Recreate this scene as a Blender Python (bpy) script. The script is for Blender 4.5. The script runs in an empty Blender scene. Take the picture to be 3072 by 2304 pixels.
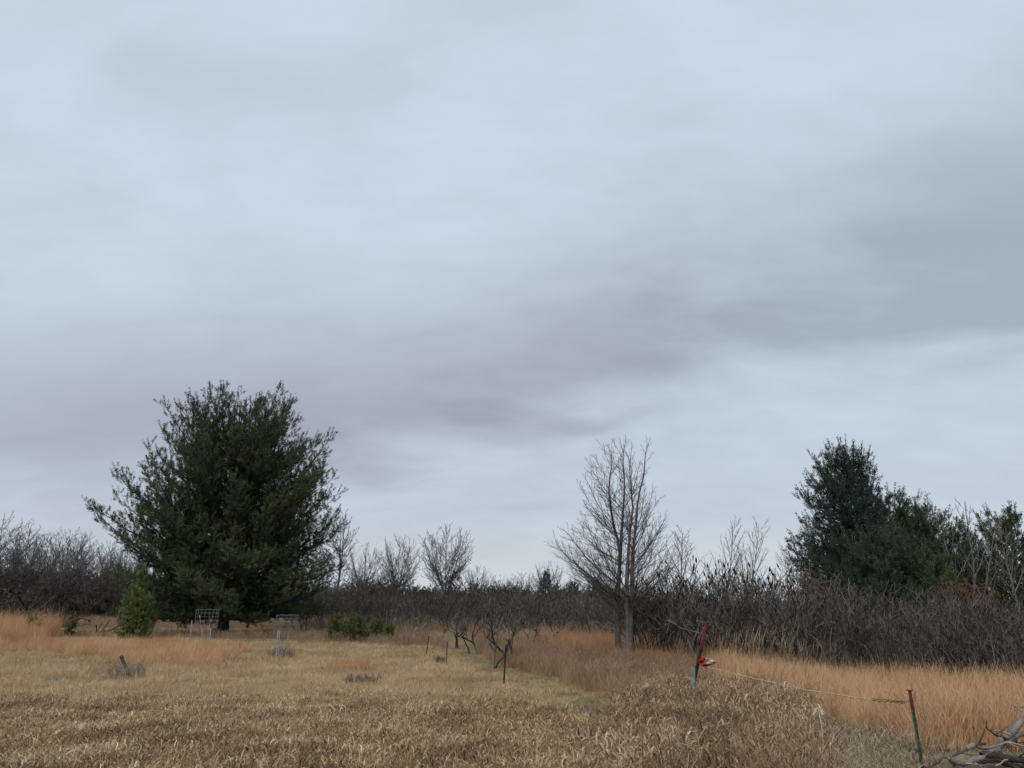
import bpy, math, random
import numpy as np
from mathutils import Vector

# ------------------------------------------------------------------ camera, sky, sun
scene = bpy.context.scene
COL = scene.collection
F, CX, CY, HZ = 2320.0, 1536.0, 1152.0, 1800.0        # photo pixels (3072 x 2304)
PITCH = math.atan((HZ - CY) / F)
CAMZ = 1.6
cd = bpy.data.cameras.new('camera'); cam = bpy.data.objects.new('camera', cd); COL.objects.link(cam)
cd.sensor_width = 36.0; cd.sensor_fit = 'HORIZONTAL'; cd.lens = 36.0 * F / 3072.0
cd.clip_start = 0.1; cd.clip_end = 5000
cam.location = (0, 0, CAMZ); cam.rotation_euler = (math.pi / 2 + PITCH, 0, 0)
scene.camera = cam
scene.render.resolution_x = 1024; scene.render.resolution_y = 768
vs = scene.view_settings
vs.view_transform = 'Standard'; vs.look = 'None'; vs.gamma = 1; vs.exposure = 0.15; vs.use_curve_mapping = False

SUN_EL, SUN_AZ = math.radians(48), math.radians(205)     # azimuth clockwise from +Y (view direction)
sl = bpy.data.lights.new('sun', 'SUN'); sun = bpy.data.objects.new('sun', sl); COL.objects.link(sun)
sl.energy = 1.5; sl.angle = math.radians(28); sl.color = (1.0, 0.95, 0.88)
sd = Vector((math.sin(SUN_AZ) * math.cos(SUN_EL), math.cos(SUN_AZ) * math.cos(SUN_EL), math.sin(SUN_EL)))
sun.rotation_euler = sd.to_track_quat('Z', 'Y').to_euler()

world = bpy.data.worlds.new('World'); scene.world = world; world.use_nodes = True
wt = world.node_tree; wt.nodes.clear()
WN, WL = wt.nodes, wt.links
def wmath(op, a, b=None, c=None, clamp=False):
    n = WN.new('ShaderNodeMath'); n.operation = op; n.use_clamp = clamp
    for i, v in enumerate((a, b, c)):
        if v is None: continue
        if isinstance(v, (int, float)): n.inputs[i].default_value = v
        else: WL.new(v, n.inputs[i])
    return n.outputs[0]
def wsmooth(v, lo, hi, tlo=0.0, thi=1.0):
    n = WN.new('ShaderNodeMapRange'); n.interpolation_type = 'SMOOTHSTEP'
    WL.new(v, n.inputs[0])
    for i, x in enumerate((lo, hi, tlo, thi)): n.inputs[i + 1].default_value = x
    return n.outputs[0]
def wmix(fac, a, b):
    n = WN.new('ShaderNodeMix'); n.data_type = 'RGBA'
    WL.new(fac, n.inputs[0]) if not isinstance(fac, float) else setattr(n.inputs[0], 'default_value', fac)
    for k, v in ((6, a), (7, b)):
        if isinstance(v, tuple): n.inputs[k].default_value = v + (1,)
        else: WL.new(v, n.inputs[k])
    return n.outputs[2]
def build_sky():
    tc = WN.new('ShaderNodeTexCoord').outputs['Generated']
    sep = WN.new('ShaderNodeSeparateXYZ'); WL.new(tc, sep.inputs[0])
    dx, dy, dz = sep.outputs
    R2D = 57.29578
    az = wmath('MULTIPLY', wmath('ARCTAN2', dx, dy), R2D)
    el = wmath('MULTIPLY', wmath('ARCSINE', dz), R2D)
    # the cloud deck is a flat layer: its noise lives on the plane the ray meets
    k = wmath('DIVIDE', 1.0, wmath('ADD', wmath('MAXIMUM', dz, 0.0), 0.30))
    comb = WN.new('ShaderNodeCombineXYZ')
    WL.new(wmath('MULTIPLY', dx, k), comb.inputs[0]); WL.new(wmath('MULTIPLY', dy, k), comb.inputs[1])
    def noise(scale, detail, rough, off, dist=0.0, sx=1.0, sy=1.0, rot=0.0):
        mp = WN.new('ShaderNodeMapping'); WL.new(comb.outputs[0], mp.inputs[0])
        mp.inputs[1].default_value = off; mp.inputs[2].default_value = (0, 0, rot); mp.inputs[3].default_value = (sx, sy, 1)
        n = WN.new('ShaderNodeTexNoise'); WL.new(mp.outputs[0], n.inputs['Vector'])
        n.inputs['Scale'].default_value = scale; n.inputs['Detail'].default_value = detail
        n.inputs['Roughness'].default_value = rough; n.inputs['Distortion'].default_value = dist
        return n.outputs[0]
    n1 = noise(1.1, 4, 0.5, (3.1, 1.7, 0), 0.3)
    n2 = noise(2.7, 5, 0.52, (7.3, 2.2, 4), 0.45, 1.0, 1.5, 0.5)
    n3 = noise(7.5, 5, 0.55, (1.3, 9.2, 2), 0.4, 0.7, 1.5, 0.35)
    c1 = wmath('SUBTRACT', n1, 0.5); c2 = wmath('SUBTRACT', n2, 0.5); c3 = wmath('SUBTRACT', n3, 0.5)
    tex = wmath('ADD', wmath('ADD', wmath('MULTIPLY', c1, 0.35), wmath('MULTIPLY', c2, 0.62)), wmath('MULTIPLY', c3, 0.36))
    # heavy cloud bank whose lower edge climbs to the right
    edge = wsmooth(az, -17, 15, 8.6, 15.4)
    t = wmath('ADD', wmath('SUBTRACT', el, edge), wmath('ADD', wmath('MULTIPLY', c1, 5.0), wmath('MULTIPLY', c2, 4.0)))
    thick = wmath('MULTIPLY', wsmooth(t, -2.6, 3.0), wsmooth(wmath('SUBTRACT', t, wsmooth(az, 5, 30, 0, 4)), 1.0, 16.0, 1, 0))
    bank = wmath('MULTIPLY', wmath('MULTIPLY', thick, wsmooth(az, -38, -14, 0.30, 1.0)), wsmooth(az, 6, 26, 1.0, 0.72))
    low = wmath('MULTIPLY', wsmooth(el, 0.5, 9), wsmooth(wmath('ADD', az, wmath('MULTIPLY', c2, 25)), -32, -13, 0.34, 0.0))
    low = wmath('MULTIPLY', low, wsmooth(wmath('ADD', el, wmath('MULTIPLY', tex, 10)), 9, 17, 1, 0))
    rgt = wmath('MULTIPLY', wsmooth(wmath('ADD', az, wmath('MULTIPLY', tex, 50)), 6, 36), wsmooth(wmath('SUBTRACT', el, edge), 3, 26, 0.32, 0.0))
    rgt = wmath('MULTIPLY', rgt, wsmooth(t, -2.6, 2.4))
    dark = wmath('ADD', wmath('ADD', wmath('MULTIPLY', bank, 0.84), low), rgt)
    dark = wmath('ADD', dark, wmath('MULTIPLY', tex, 1.05), clamp=False)
    dark = wmath('ADD', dark, 0.13)
    dark = wmath('MINIMUM', wmath('MAXIMUM', dark, 0.0), 1.0)
    bright = wmix(wsmooth(el, 2, 32), (0.515, 0.585, 0.66), (0.56, 0.655, 0.75))
    deep = wmix(wsmooth(az, -5, 30), (0.32, 0.35, 0.42), (0.345, 0.405, 0.465))
    cloud = wmix(dark, bright, deep)
    glow = wmath('MULTIPLY', wsmooth(el, 0, 6, 1, 0), wmath('MULTIPLY', wsmooth(az, -28, -6), 0.4))
    cloud = wmix(glow, cloud, (0.66, 0.69, 0.69))
    sky = WN.new('ShaderNodeTexSky'); sky.sky_type = 'NISHITA'; sky.sun_disc = False
    sky.sun_elevation = SUN_EL; sky.sun_rotation = SUN_AZ
    sc = WN.new('ShaderNodeMix'); sc.data_type = 'RGBA'; sc.blend_type = 'MULTIPLY'; sc.inputs[0].default_value = 1
    WL.new(sky.outputs[0], sc.inputs[6]); sc.inputs[7].default_value = (0.1, 0.1, 0.1, 1)
    fin = wmix(0.94, sc.outputs[2], cloud)
    bg = WN.new('ShaderNodeBackground'); WL.new(fin, bg.inputs[0]); bg.inputs[1].default_value = 1.0
    out = WN.new('ShaderNodeOutputWorld'); WL.new(bg.outputs[0], out.inputs[0])
build_sky()

# ------------------------------------------------------------------ pixel <-> place
def sstep(a, b, x):
    t = np.clip((np.asarray(x, float) - a) / (b - a), 0, 1); return t * t * (3 - 2 * t)
def ground(x, y):
    x = np.asarray(x, float); y = np.asarray(y, float)
    z = -0.6 * sstep(3, 23, y) + 0.22 * sstep(0, -16, x) * sstep(14, 40, y)
    z = z + 0.035 * np.sin(x * 0.55 + 1.3) * np.cos(y * 0.41) * sstep(4, 14, y) + 0.05 * np.sin(x * 0.17 + y * 0.13)
    return z - 0.05 * math.sin(0)
def ray(px, py):
    xc = (np.asarray(px, float) - CX) / F; yc = -(np.asarray(py, float) - CY) / F
    s, c = math.sin(PITCH), math.cos(PITCH)
    return xc, c - yc * s, s + yc * c
def at(px, py, Y):
    """point on the ray through a photo pixel at depth Y (metres ahead)"""
    a, b, c = ray(px, py); t = Y / b
    return np.array([a * t, Y, CAMZ + c * t])
def on_ground(px, py):
    a, b, c = (float(v) for v in ray(px, py))
    y0 = 2.0
    for i in range(4000):
        y1 = y0 * 1.004 + 0.01
        t = y1 / b
        if CAMZ + c * t < ground(a * t, y1): break
        y0 = y1
        if y1 > 400: break
    return np.array([a * y1 / b, y1, float(ground(a * y1 / b, y1))])
def project(x, y, z):
    s, c = math.sin(PITCH), math.cos(PITCH)
    dz = z - CAMZ
    d = y * c + dz * s; u = -y * s + dz * c
    d = np.maximum(d, 0.05)
    return CX + F * x / d, CY - F * u / d
def mpp(Y): return Y / F

# ------------------------------------------------------------------ mesh helpers
class MB:
    """collects vertices, triangles and quads with one float per vertex (tint)"""
    def __init__(s): s.v = []; s.t = []; s.q = []; s.c = []; s.n = 0; s.tubes = {}
    def add(s, v, tris=None, quads=None, tint=0.5):
        v = np.asarray(v, float).reshape(-1, 3)
        if tris is not None and len(tris): s.t.append(np.asarray(tris, int).reshape(-1, 3) + s.n)
        if quads is not None and len(quads): s.q.append(np.asarray(quads, int).reshape(-1, 4) + s.n)
        s.v.append(v)
        s.c.append(np.broadcast_to(np.asarray(tint, float), (len(v),)) if np.ndim(tint) < 1 or len(np.atleast_1d(tint)) == 1 else np.asarray(tint, float))
        s.n += len(v)
    def tube_batch(s, pts, rad, k, tint=None, cap=True):
        """pts B x n x 3, rad B x n : B tapered tubes with k sides"""
        pts = np.asarray(pts, float); rad = np.asarray(rad, float)
        B, n, _ = pts.shape
        if B == 0: return
        tan = np.gradient(pts, axis=1)
        tan /= np.linalg.norm(tan, axis=2, keepdims=True) + 1e-9
        m = tan.mean(1); m /= np.linalg.norm(m, axis=1, keepdims=True) + 1e-9
        ref = np.where(np.abs(m[:, 2:3]) > 0.8, np.array([[1.0, 0, 0]]), np.array([[0, 0, 1.0]]))[:, None, :]
        a = np.cross(tan, ref); a /= np.linalg.norm(a, axis=2, keepdims=True) + 1e-9
        b = np.cross(tan, a)
        ang = np.arange(k) * 2 * math.pi / k
        ring = pts[:, :, None, :] + rad[:, :, None, None] * (a[:, :, None, :] * np.cos(ang)[None, None, :, None] + b[:, :, None, :] * np.sin(ang)[None, None, :, None])
        v = ring.reshape(-1, 3)
        idx = np.arange(B * n * k).reshape(B, n, k)
        i0 = idx[:, :-1, :]; i1 = idx[:, 1:, :]
        q = np.stack([i0, np.roll(i0, -1, 2), np.roll(i1, -1, 2), i1], -1).reshape(-1, 4)
        tint = np.full(B, 0.5) if tint is None else np.asarray(tint)
        s.add(v, None, q, np.repeat(tint, n * k))
        if cap and k >= 4:
            base = s.n - B * n * k
            for r in (0, n - 1):
                if k == 4: s.q.append(idx[:, r, :] + base)
                else:
                    tr = np.stack([np.repeat(idx[:, r, :1], k - 2, 1), idx[:, r, 1:-1], idx[:, r, 2:]], -1).reshape(-1, 3)
                    s.t.append(tr + base)
    def tube(s, pts, rad, k=6, tint=0.5):
        pts = np.asarray(pts, float); rad = np.broadcast_to(np.asarray(rad, float), (len(pts),))
        s.tube_batch(pts[None], rad[None], k, np.array([tint]))
    def box(s, a, b, w, d, tint=0.5):
        """bar from a to b, w across in x, d in y"""
        a = np.asarray(a, float); b = np.asarray(b, float)
        o = np.array([[-w, -d, 0], [w, -d, 0], [w, d, 0], [-w, d, 0]]) / 2
        v = np.concatenate([a + o, b + o])
        s.add(v, None, [[0, 1, 2, 3], [4, 5, 6, 7], [0, 1, 5, 4], [1, 2, 6, 5], [2, 3, 7, 6], [3, 0, 4, 7]], tint)
    def scale(s, f):
        s.v = [v * f for v in s.v]
    def top(s): return float(np.percentile(np.concatenate([v[:, 2] for v in s.v]), 99.8)) if s.v else 0.0
    def mesh(s, name, mat, smooth=False):
        me = bpy.data.meshes.new(name)
        v = np.concatenate(s.v) if s.v else np.zeros((0, 3))
        t = np.concatenate(s.t) if s.t else np.zeros((0, 3), int)
        q = np.concatenate(s.q) if s.q else np.zeros((0, 4), int)
        me.vertices.add(len(v)); me.vertices.foreach_set('co', v.astype(np.float32).ravel())
        loops = np.concatenate([t.ravel(), q.ravel()])
        me.loops.add(len(loops)); me.loops.foreach_set('vertex_index', loops.astype(np.int32))
        me.polygons.add(len(t) + len(q))
        st = np.concatenate([np.arange(len(t)) * 3, len(t) * 3 + np.arange(len(q)) * 4])
        me.polygons.foreach_set('loop_start', st.astype(np.int32))
        if smooth: me.polygons.foreach_set('use_smooth', np.ones(len(t) + len(q), bool))
        at_ = me.attributes.new('tint', 'FLOAT', 'POINT'); at_.data.foreach_set('value', np.concatenate(s.c).astype(np.float32))
        me.materials.append(mat); me.update(calc_edges=True); me.validate()
        return me

def tagit(o, label, cat, group=None, kind=None):
    if label: o['label'] = label
    if cat: o['category'] = cat
    if group: o['group'] = group
    if kind: o['kind'] = kind
    return o
def obj(name, me, parent=None, loc=(0, 0, 0)):
    o = bpy.data.objects.new(name, me); COL.objects.link(o); o.location = loc
    if parent: o.parent = parent
    return o
def thing(name, label, cat, loc, rz=0.0, sc=1.0, group=None):
    o = bpy.data.objects.new(name, None); COL.objects.link(o)
    o.empty_display_size = 0.2
    o.location = loc; o.rotation_euler = (0, 0, rz); o.scale = (sc,) * 3 if np.ndim(sc) == 0 else sc
    return tagit(o, label, cat, group)

# ------------------------------------------------------------------ materials
def new_mat(name):
    m = bpy.data.materials.new(name); m.use_nodes = True; nt = m.node_tree
    return m, nt, nt.nodes['Principled BSDF']
def plant_mat(name, stops, nscale=0.6, wt_=(0.45, 0.3, 0.5), rough=0.85, spec=0.1, transl=0.0, zgrad=None):
    """colour ramp over per-piece tint, per-instance random and place noise"""
    m, nt, b = new_mat(name); N, L = nt.nodes, nt.links
    at_ = N.new('ShaderNodeAttribute'); at_.attribute_name = 'tint'
    oi = N.new('ShaderNodeObjectInfo'); ge = N.new('ShaderNodeNewGeometry')
    no = N.new('ShaderNodeTexNoise'); no.inputs['Scale'].default_value = nscale; no.inputs['Detail'].default_value = 3
    L.new(ge.outputs['Position'], no.inputs['Vector'])
    def mth(op, a, b_):
        n = N.new('ShaderNodeMath'); n.operation = op
        for i, v in enumerate((a, b_)):
            if isinstance(v, (int, float)): n.inputs[i].default_value = v
            else: L.new(v, n.inputs[i])
        return n.outputs[0]
    off = 0.5 - 0.5 * sum(wt_)
    f = mth('ADD', mth('MULTIPLY', at_.outputs['Fac'], wt_[0]), mth('MULTIPLY', oi.outputs['Random'], wt_[1]))
    nn = mth('MULTIPLY', mth('SUBTRACT', no.outputs[0], 0.5), 2.2)
    f = mth('ADD', mth('ADD', f, mth('MULTIPLY', mth('ADD', nn, 0.5), wt_[2])), off)
    r = N.new('ShaderNodeValToRGB'); L.new(f, r.inputs[0])
    el = r.color_ramp.elements
    while len(el) < len(stops): el.new(0.5)
    for e, (p, c) in zip(el, stops): e.position = p; e.color = tuple(c) + (1,)
    L.new(r.outputs[0], b.inputs['Base Color']); b.inputs['Roughness'].default_value = rough
    b.inputs['Specular IOR Level'].default_value = spec
    if transl:
        tr = N.new('ShaderNodeBsdfTranslucent'); L.new(r.outputs[0], tr.inputs[0])
        mx = N.new('ShaderNodeMixShader'); mx.inputs[0].default_value = transl
        L.new(b.outputs[0], mx.inputs[1]); L.new(tr.outputs[0], mx.inputs[2])
        L.new(mx.outputs[0], N['Material Output'].inputs[0])
    return m
def ramp(*cs): return [(i / (len(cs) - 1), c) for i, c in enumerate(cs)]
M = {}
M['ground'] = plant_mat('soil_thatch', ramp((0.07, 0.05, 0.03), (0.15, 0.11, 0.065), (0.26, 0.195, 0.115)), 1.3, (0, 0, 1.0))
M['mown'] = plant_mat('mown_grass', ramp((0.28, 0.185, 0.095), (0.49, 0.345, 0.195), (0.65, 0.475, 0.29), (0.75, 0.58, 0.385)), 0.5, (0.75, 0.25, 0.5), transl=0.25)
M['fore'] = plant_mat('brown_grass', ramp((0.085, 0.052, 0.029), (0.20, 0.125, 0.066), (0.37, 0.25, 0.135), (0.58, 0.425, 0.25), (0.80, 0.67, 0.47)), 0.9, (0.85, 0.2, 0.5), transl=0.2)
M['brome'] = plant_mat('seeded_grass', ramp((0.085, 0.05, 0.028), (0.19, 0.12, 0.066), (0.33, 0.22, 0.125), (0.52, 0.385, 0.235), (0.78, 0.67, 0.48)), 0.8, (0.75, 0.2, 0.4), transl=0.2)
M['orange'] = plant_mat('orange_grass', ramp((0.36, 0.19, 0.10), (0.57, 0.34, 0.18), (0.67, 0.44, 0.25), (0.72, 0.52, 0.32)), 0.5, (0.8, 0.3, 0.45), transl=0.25)
M['russet'] = plant_mat('russet_grass', ramp((0.26, 0.14, 0.08), (0.42, 0.23, 0.125), (0.50, 0.31, 0.18), (0.54, 0.39, 0.25)), 0.6, (0.5, 0.3, 0.5), transl=0.25)
M['weed'] = plant_mat('dry_weed', ramp((0.16, 0.105, 0.068), (0.32, 0.215, 0.14), (0.45, 0.325, 0.21), (0.55, 0.43, 0.29)), 0.5, (0.55, 0.3, 0.45), transl=0.15)
M['grey_weed'] = plant_mat('grey_weed', ramp((0.11, 0.088, 0.07), (0.23, 0.18, 0.14), (0.37, 0.30, 0.235)), 0.8, (0.6, 0.3, 0.4))
M['path'] = plant_mat('path_grass', ramp((0.20, 0.165, 0.075), (0.36, 0.29, 0.145), (0.50, 0.40, 0.225), (0.60, 0.48, 0.29)), 0.9, (0.5, 0.2, 0.7), transl=0.2)
M['greytan'] = plant_mat('grey_tan_grass', ramp((0.10, 0.085, 0.045), (0.26, 0.20, 0.125), (0.43, 0.335, 0.225), (0.57, 0.47, 0.34)), 0.7, (0.7, 0.2, 0.4), transl=0.2)
M['straw'] = plant_mat('straw', ramp((0.48, 0.39, 0.25), (0.62, 0.53, 0.37), (0.70, 0.62, 0.46)), 3, (0.6, 0.2, 0.3))
M['pine'] = plant_mat('pine_needles', ramp((0.022, 0.036, 0.020), (0.042, 0.062, 0.028), (0.078, 0.092, 0.036), (0.12, 0.125, 0.05)), 0.45, (0.45, 0.1, 0.75), rough=0.6, spec=0.25, transl=0.12)
M['pine_blue'] = plant_mat('blue_green_needles', ramp((0.018, 0.036, 0.030), (0.034, 0.060, 0.048), (0.058, 0.088, 0.062), (0.085, 0.115, 0.07)), 0.5, (0.5, 0.1, 0.6), rough=0.6, spec=0.25, transl=0.12)
M['pine_green'] = plant_mat('green_needles', ramp((0.018, 0.035, 0.022), (0.036, 0.060, 0.031), (0.064, 0.088, 0.038), (0.098, 0.115, 0.045)), 0.7, (0.5, 0.1, 0.6), rough=0.6, spec=0.25, transl=0.12)
M['pine_young'] = plant_mat('young_needles', ramp((0.05, 0.08, 0.026), (0.11, 0.145, 0.045), (0.19, 0.215, 0.07), (0.27, 0.28, 0.10)), 1.5, (0.6, 0.1, 0.5), rough=0.6, spec=0.25, transl=0.15)
M['pine_mid'] = plant_mat('olive_needles', ramp((0.035, 0.055, 0.02), (0.07, 0.095, 0.03), (0.12, 0.14, 0.042), (0.17, 0.18, 0.06)), 1.2, (0.6, 0.1, 0.5), rough=0.6, spec=0.25, transl=0.12)
M['pine_bark'] = plant_mat('pine_bark', ramp((0.03, 0.024, 0.02), (0.06, 0.048, 0.04), (0.11, 0.09, 0.075)), 6, (0.3, 0.1, 0.8))
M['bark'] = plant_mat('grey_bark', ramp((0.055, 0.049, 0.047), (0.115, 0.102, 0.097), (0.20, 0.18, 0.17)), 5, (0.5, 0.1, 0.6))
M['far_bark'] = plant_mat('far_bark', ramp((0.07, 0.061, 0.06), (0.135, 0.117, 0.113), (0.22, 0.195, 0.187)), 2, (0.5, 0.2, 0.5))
M['sapling'] = plant_mat('pale_bark', ramp((0.09, 0.08, 0.078), (0.17, 0.15, 0.145), (0.27, 0.245, 0.235)), 3, (0.5, 0.2, 0.5))
M['brush'] = plant_mat('dark_brush', ramp((0.035, 0.03, 0.028), (0.08, 0.069, 0.064), (0.15, 0.13, 0.12)), 1.0, (0.5, 0.3, 0.5))
M['sumac'] = plant_mat('sumac_bark', ramp((0.026, 0.023, 0.021), (0.062, 0.055, 0.050), (0.13, 0.117, 0.106), (0.27, 0.245, 0.22)), 1.2, (0.95, 0.2, 0.4))
M['seed'] = plant_mat('sumac_seed_head', ramp((0.014, 0.010, 0.010), (0.030, 0.017, 0.016), (0.05, 0.024, 0.022)), 3, (0.5, 0.3, 0.3))
M['redleaf'] = plant_mat('russet_leaves', ramp((0.12, 0.06, 0.035), (0.20, 0.10, 0.055), (0.26, 0.15, 0.08)), 2, (0.6, 0.2, 0.4), transl=0.2)
M['deadwood'] = plant_mat('bleached_wood', ramp((0.10, 0.085, 0.075), (0.24, 0.21, 0.19), (0.40, 0.36, 0.33)), 9, (0.45, 0.2, 0.75))
M['darkwood'] = plant_mat('dark_dead_wood', ramp((0.025, 0.02, 0.018), (0.06, 0.05, 0.045), (0.15, 0.13, 0.12)), 9, (0.4, 0.2, 0.8))
M['lichen'] = plant_mat('lichen', ramp((0.16, 0.17, 0.12), (0.30, 0.32, 0.24)), 20, (0.4, 0.1, 0.6))
M['stake'] = plant_mat('grey_wood', ramp((0.11, 0.105, 0.105), (0.20, 0.193, 0.192), (0.33, 0.32, 0.315)), 14, (0.3, 0.1, 0.9))
M['rust'] = plant_mat('rusty_red_steel', ramp((0.045, 0.016, 0.014), (0.10, 0.028, 0.024), (0.16, 0.055, 0.042)), 18, (0.3, 0.1, 0.9), rough=0.7)
M['black_steel'] = plant_mat('blackened_steel', ramp((0.012, 0.010, 0.010), (0.028, 0.022, 0.020), (0.05, 0.036, 0.03)), 18, (0.3, 0.1, 0.9), rough=0.6)
M['green_steel'] = plant_mat('green_painted_steel', ramp((0.012, 0.026, 0.018), (0.022, 0.042, 0.028), (0.045, 0.06, 0.04)), 20, (0.3, 0.1, 0.9), rough=0.5, spec=0.3)
M['galv'] = plant_mat('galvanised_wire', ramp((0.10, 0.105, 0.11), (0.17, 0.178, 0.185), (0.25, 0.26, 0.27)), 6, (0.4, 0.1, 0.5), rough=0.5, spec=0.5)
M['rope'] = plant_mat('pale_rope', ramp((0.34, 0.25, 0.16), (0.50, 0.39, 0.26), (0.60, 0.49, 0.35)), 15, (0.4, 0.1, 0.7))
M['hook'] = plant_mat('rusty_wire', ramp((0.09, 0.045, 0.025), (0.20, 0.10, 0.05), (0.30, 0.17, 0.09)), 20, (0.4, 0.1, 0.6))
M['red_cloth'] = plant_mat('red_plastic', ramp((0.40, 0.012, 0.012), (0.62, 0.025, 0.022), (0.70, 0.06, 0.05)), 12, (0.4, 0.1, 0.5), rough=0.45, spec=0.4, transl=0.2)
M['white_cloth'] = plant_mat('white_plastic', ramp((0.62, 0.55, 0.56), (0.75, 0.70, 0.70), (0.82, 0.79, 0.79)), 12, (0.4, 0.1, 0.5), rough=0.45, spec=0.4, transl=0.2)

# ------------------------------------------------------------------ plant growth (level by level, vectorised)
UP = np.array([0, 0, 1.0])
def nrm(v): return v / (np.linalg.norm(v, axis=-1, keepdims=True) + 1e-9)
def grow(rng, P, D, L, R0, R1, n, wig, trop):
    B = len(P); pts = np.zeros((B, n + 1, 3)); dirs = np.zeros((B, n + 1, 3))
    p = P.copy(); d = nrm(D.copy()); pts[:, 0] = p; dirs[:, 0] = d
    for i in range(n):
        d = nrm(d + wig * rng.normal(size=(B, 3)) + trop * UP)
        p = p + d * (L / n)[:, None]
        pts[:, i + 1] = p; dirs[:, i + 1] = d
    t = np.linspace(0, 1, n + 1)[None, :]
    return pts, dirs, R0[:, None] * (1 - t) + R1[:, None] * t
def spawn(rng, pts, dirs, rad, cnt, tmin, tmax, ang, asd):
    """cnt (int or per-branch array) children per branch"""
    B, n1, _ = pts.shape
    cnt = np.broadcast_to(np.asarray(cnt), (B,)).astype(int)
    par = np.repeat(np.arange(B), cnt); tot = len(par)
    if tot == 0: return par, np.zeros(0), np.zeros((0, 3)), np.zeros((0, 3)), np.zeros(0)
    k = np.concatenate([np.arange(c) for c in cnt]) if tot else np.zeros(0)
    t = tmin + (tmax - tmin) * np.clip((k + rng.uniform(0, 1, tot)) / cnt[par], 0, 1)
    f = t * (n1 - 1); i = np.minimum(f.astype(int), n1 - 2); u = (f - i)[:, None]
    p = pts[par, i] * (1 - u) + pts[par, i + 1] * u
    d = nrm(dirs[par, i] * (1 - u) + dirs[par, i + 1] * u)
    r = rad[par, i] * (1 - u[:, 0]) + rad[par, i + 1] * u[:, 0]
    az = k * 2.39996 + rng.uniform(0, 6.28, B)[par] + rng.normal(0, 0.5, tot)
    ref = np.where(np.abs(d[:, 2:3]) > 0.9, np.array([[1.0, 0, 0]]), UP[None])
    a = nrm(np.cross(d, ref)); b = np.cross(d, a)
    perp = a * np.cos(az)[:, None] + b * np.sin(az)[:, None]
    th = np.radians(ang + asd * rng.normal(size=tot))[:, None]
    return par, t, p, nrm(d * np.cos(th) + perp * np.sin(th)), r

def bare_tree(name, seed, H, stems, lv, rmin, mat, thick=0.012, shape='vase', sides=(7, 5, 3, 3, 3), wig0=0.05, split=2, trop0=0.03):
    """stems: list of (x, y, lean x, lean y, height frac). lv: list of dicts per branching level. Returns (trunk mesh, branch mesh)"""
    rng = np.random.default_rng(seed)
    P = np.array([[s[0], s[1], -0.08] for s in stems]); D = nrm(np.array([[s[2], s[3], 1.0] for s in stems]))
    L = np.array([s[4] * H for s in stems]); R = L * thick
    pts, dirs, rad = grow(rng, P, D, L, R, np.full(len(P), rmin * 1.2), 10, wig0, trop0)
    tr, br = MB(), MB()
    rad[:, 0] *= 1.35
    tr.tube_batch(pts, rad, sides[0], rng.uniform(0, 1, len(pts)))
    base = (pts, dirs, rad, L)
    for li, l in enumerate(lv):
        if l.get('all'):                                    # branch from trunks and leaders alike
            pts = np.concatenate([base[0], pts]); dirs = np.concatenate([base[1], dirs]); rad = np.concatenate([base[2], rad]); L = np.concatenate([base[3], L])
        par, t, p, d, r = spawn(rng, pts, dirs, rad, l['n'], l['t0'], l.get('t1', 0.98), l['a'], l.get('asd', 8))
        Lp = L[par]; sh_ = l.get('fl', shape if li == 0 else 'twig')
        if sh_ == 'cone': fl = l['len'] * (1.06 - t) ** 1.25
        elif sh_ == 'oval': fl = l['len'] * np.minimum((1.06 - t) ** 1.25, 0.22 + 1.5 * t)
        elif sh_ == 'vase': fl = l['len'] * (1.12 - t) ** 0.7
        elif sh_ == 'round': fl = l['len'] * np.sqrt(np.clip(1.05 - (t - 0.35) ** 2 * 2.0, 0.1, 1)) * (1.15 - t)
        elif sh_ == 'flat': fl = l['len'] * (1.0 - 0.8 * t)
        else: fl = l['len'] * (1.1 - 0.75 * t)
        Ln = Lp * fl * rng.uniform(0.7, 1.2, len(par))
        R0 = np.maximum(np.minimum(r * 0.75, Ln * l.get('thick', 0.013)), rmin)
        P, D, L = p, d, Ln
        pts, dirs, rad = grow(rng, P, D, L, R0, np.full(len(P), rmin * 0.75), l.get('seg', 5), l.get('w', 0.1), l.get('trop', 0.05))
        (tr if l.get('limb') else br).tube_batch(pts, rad, sides[li + 1], rng.uniform(0, 1, len(pts)))
    f = H / max(tr.top(), br.top()); tr.scale(f); br.scale(f)
    return tr.mesh(name + '_trunk', mat), br.mesh(name + '_branches', mat)

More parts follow.
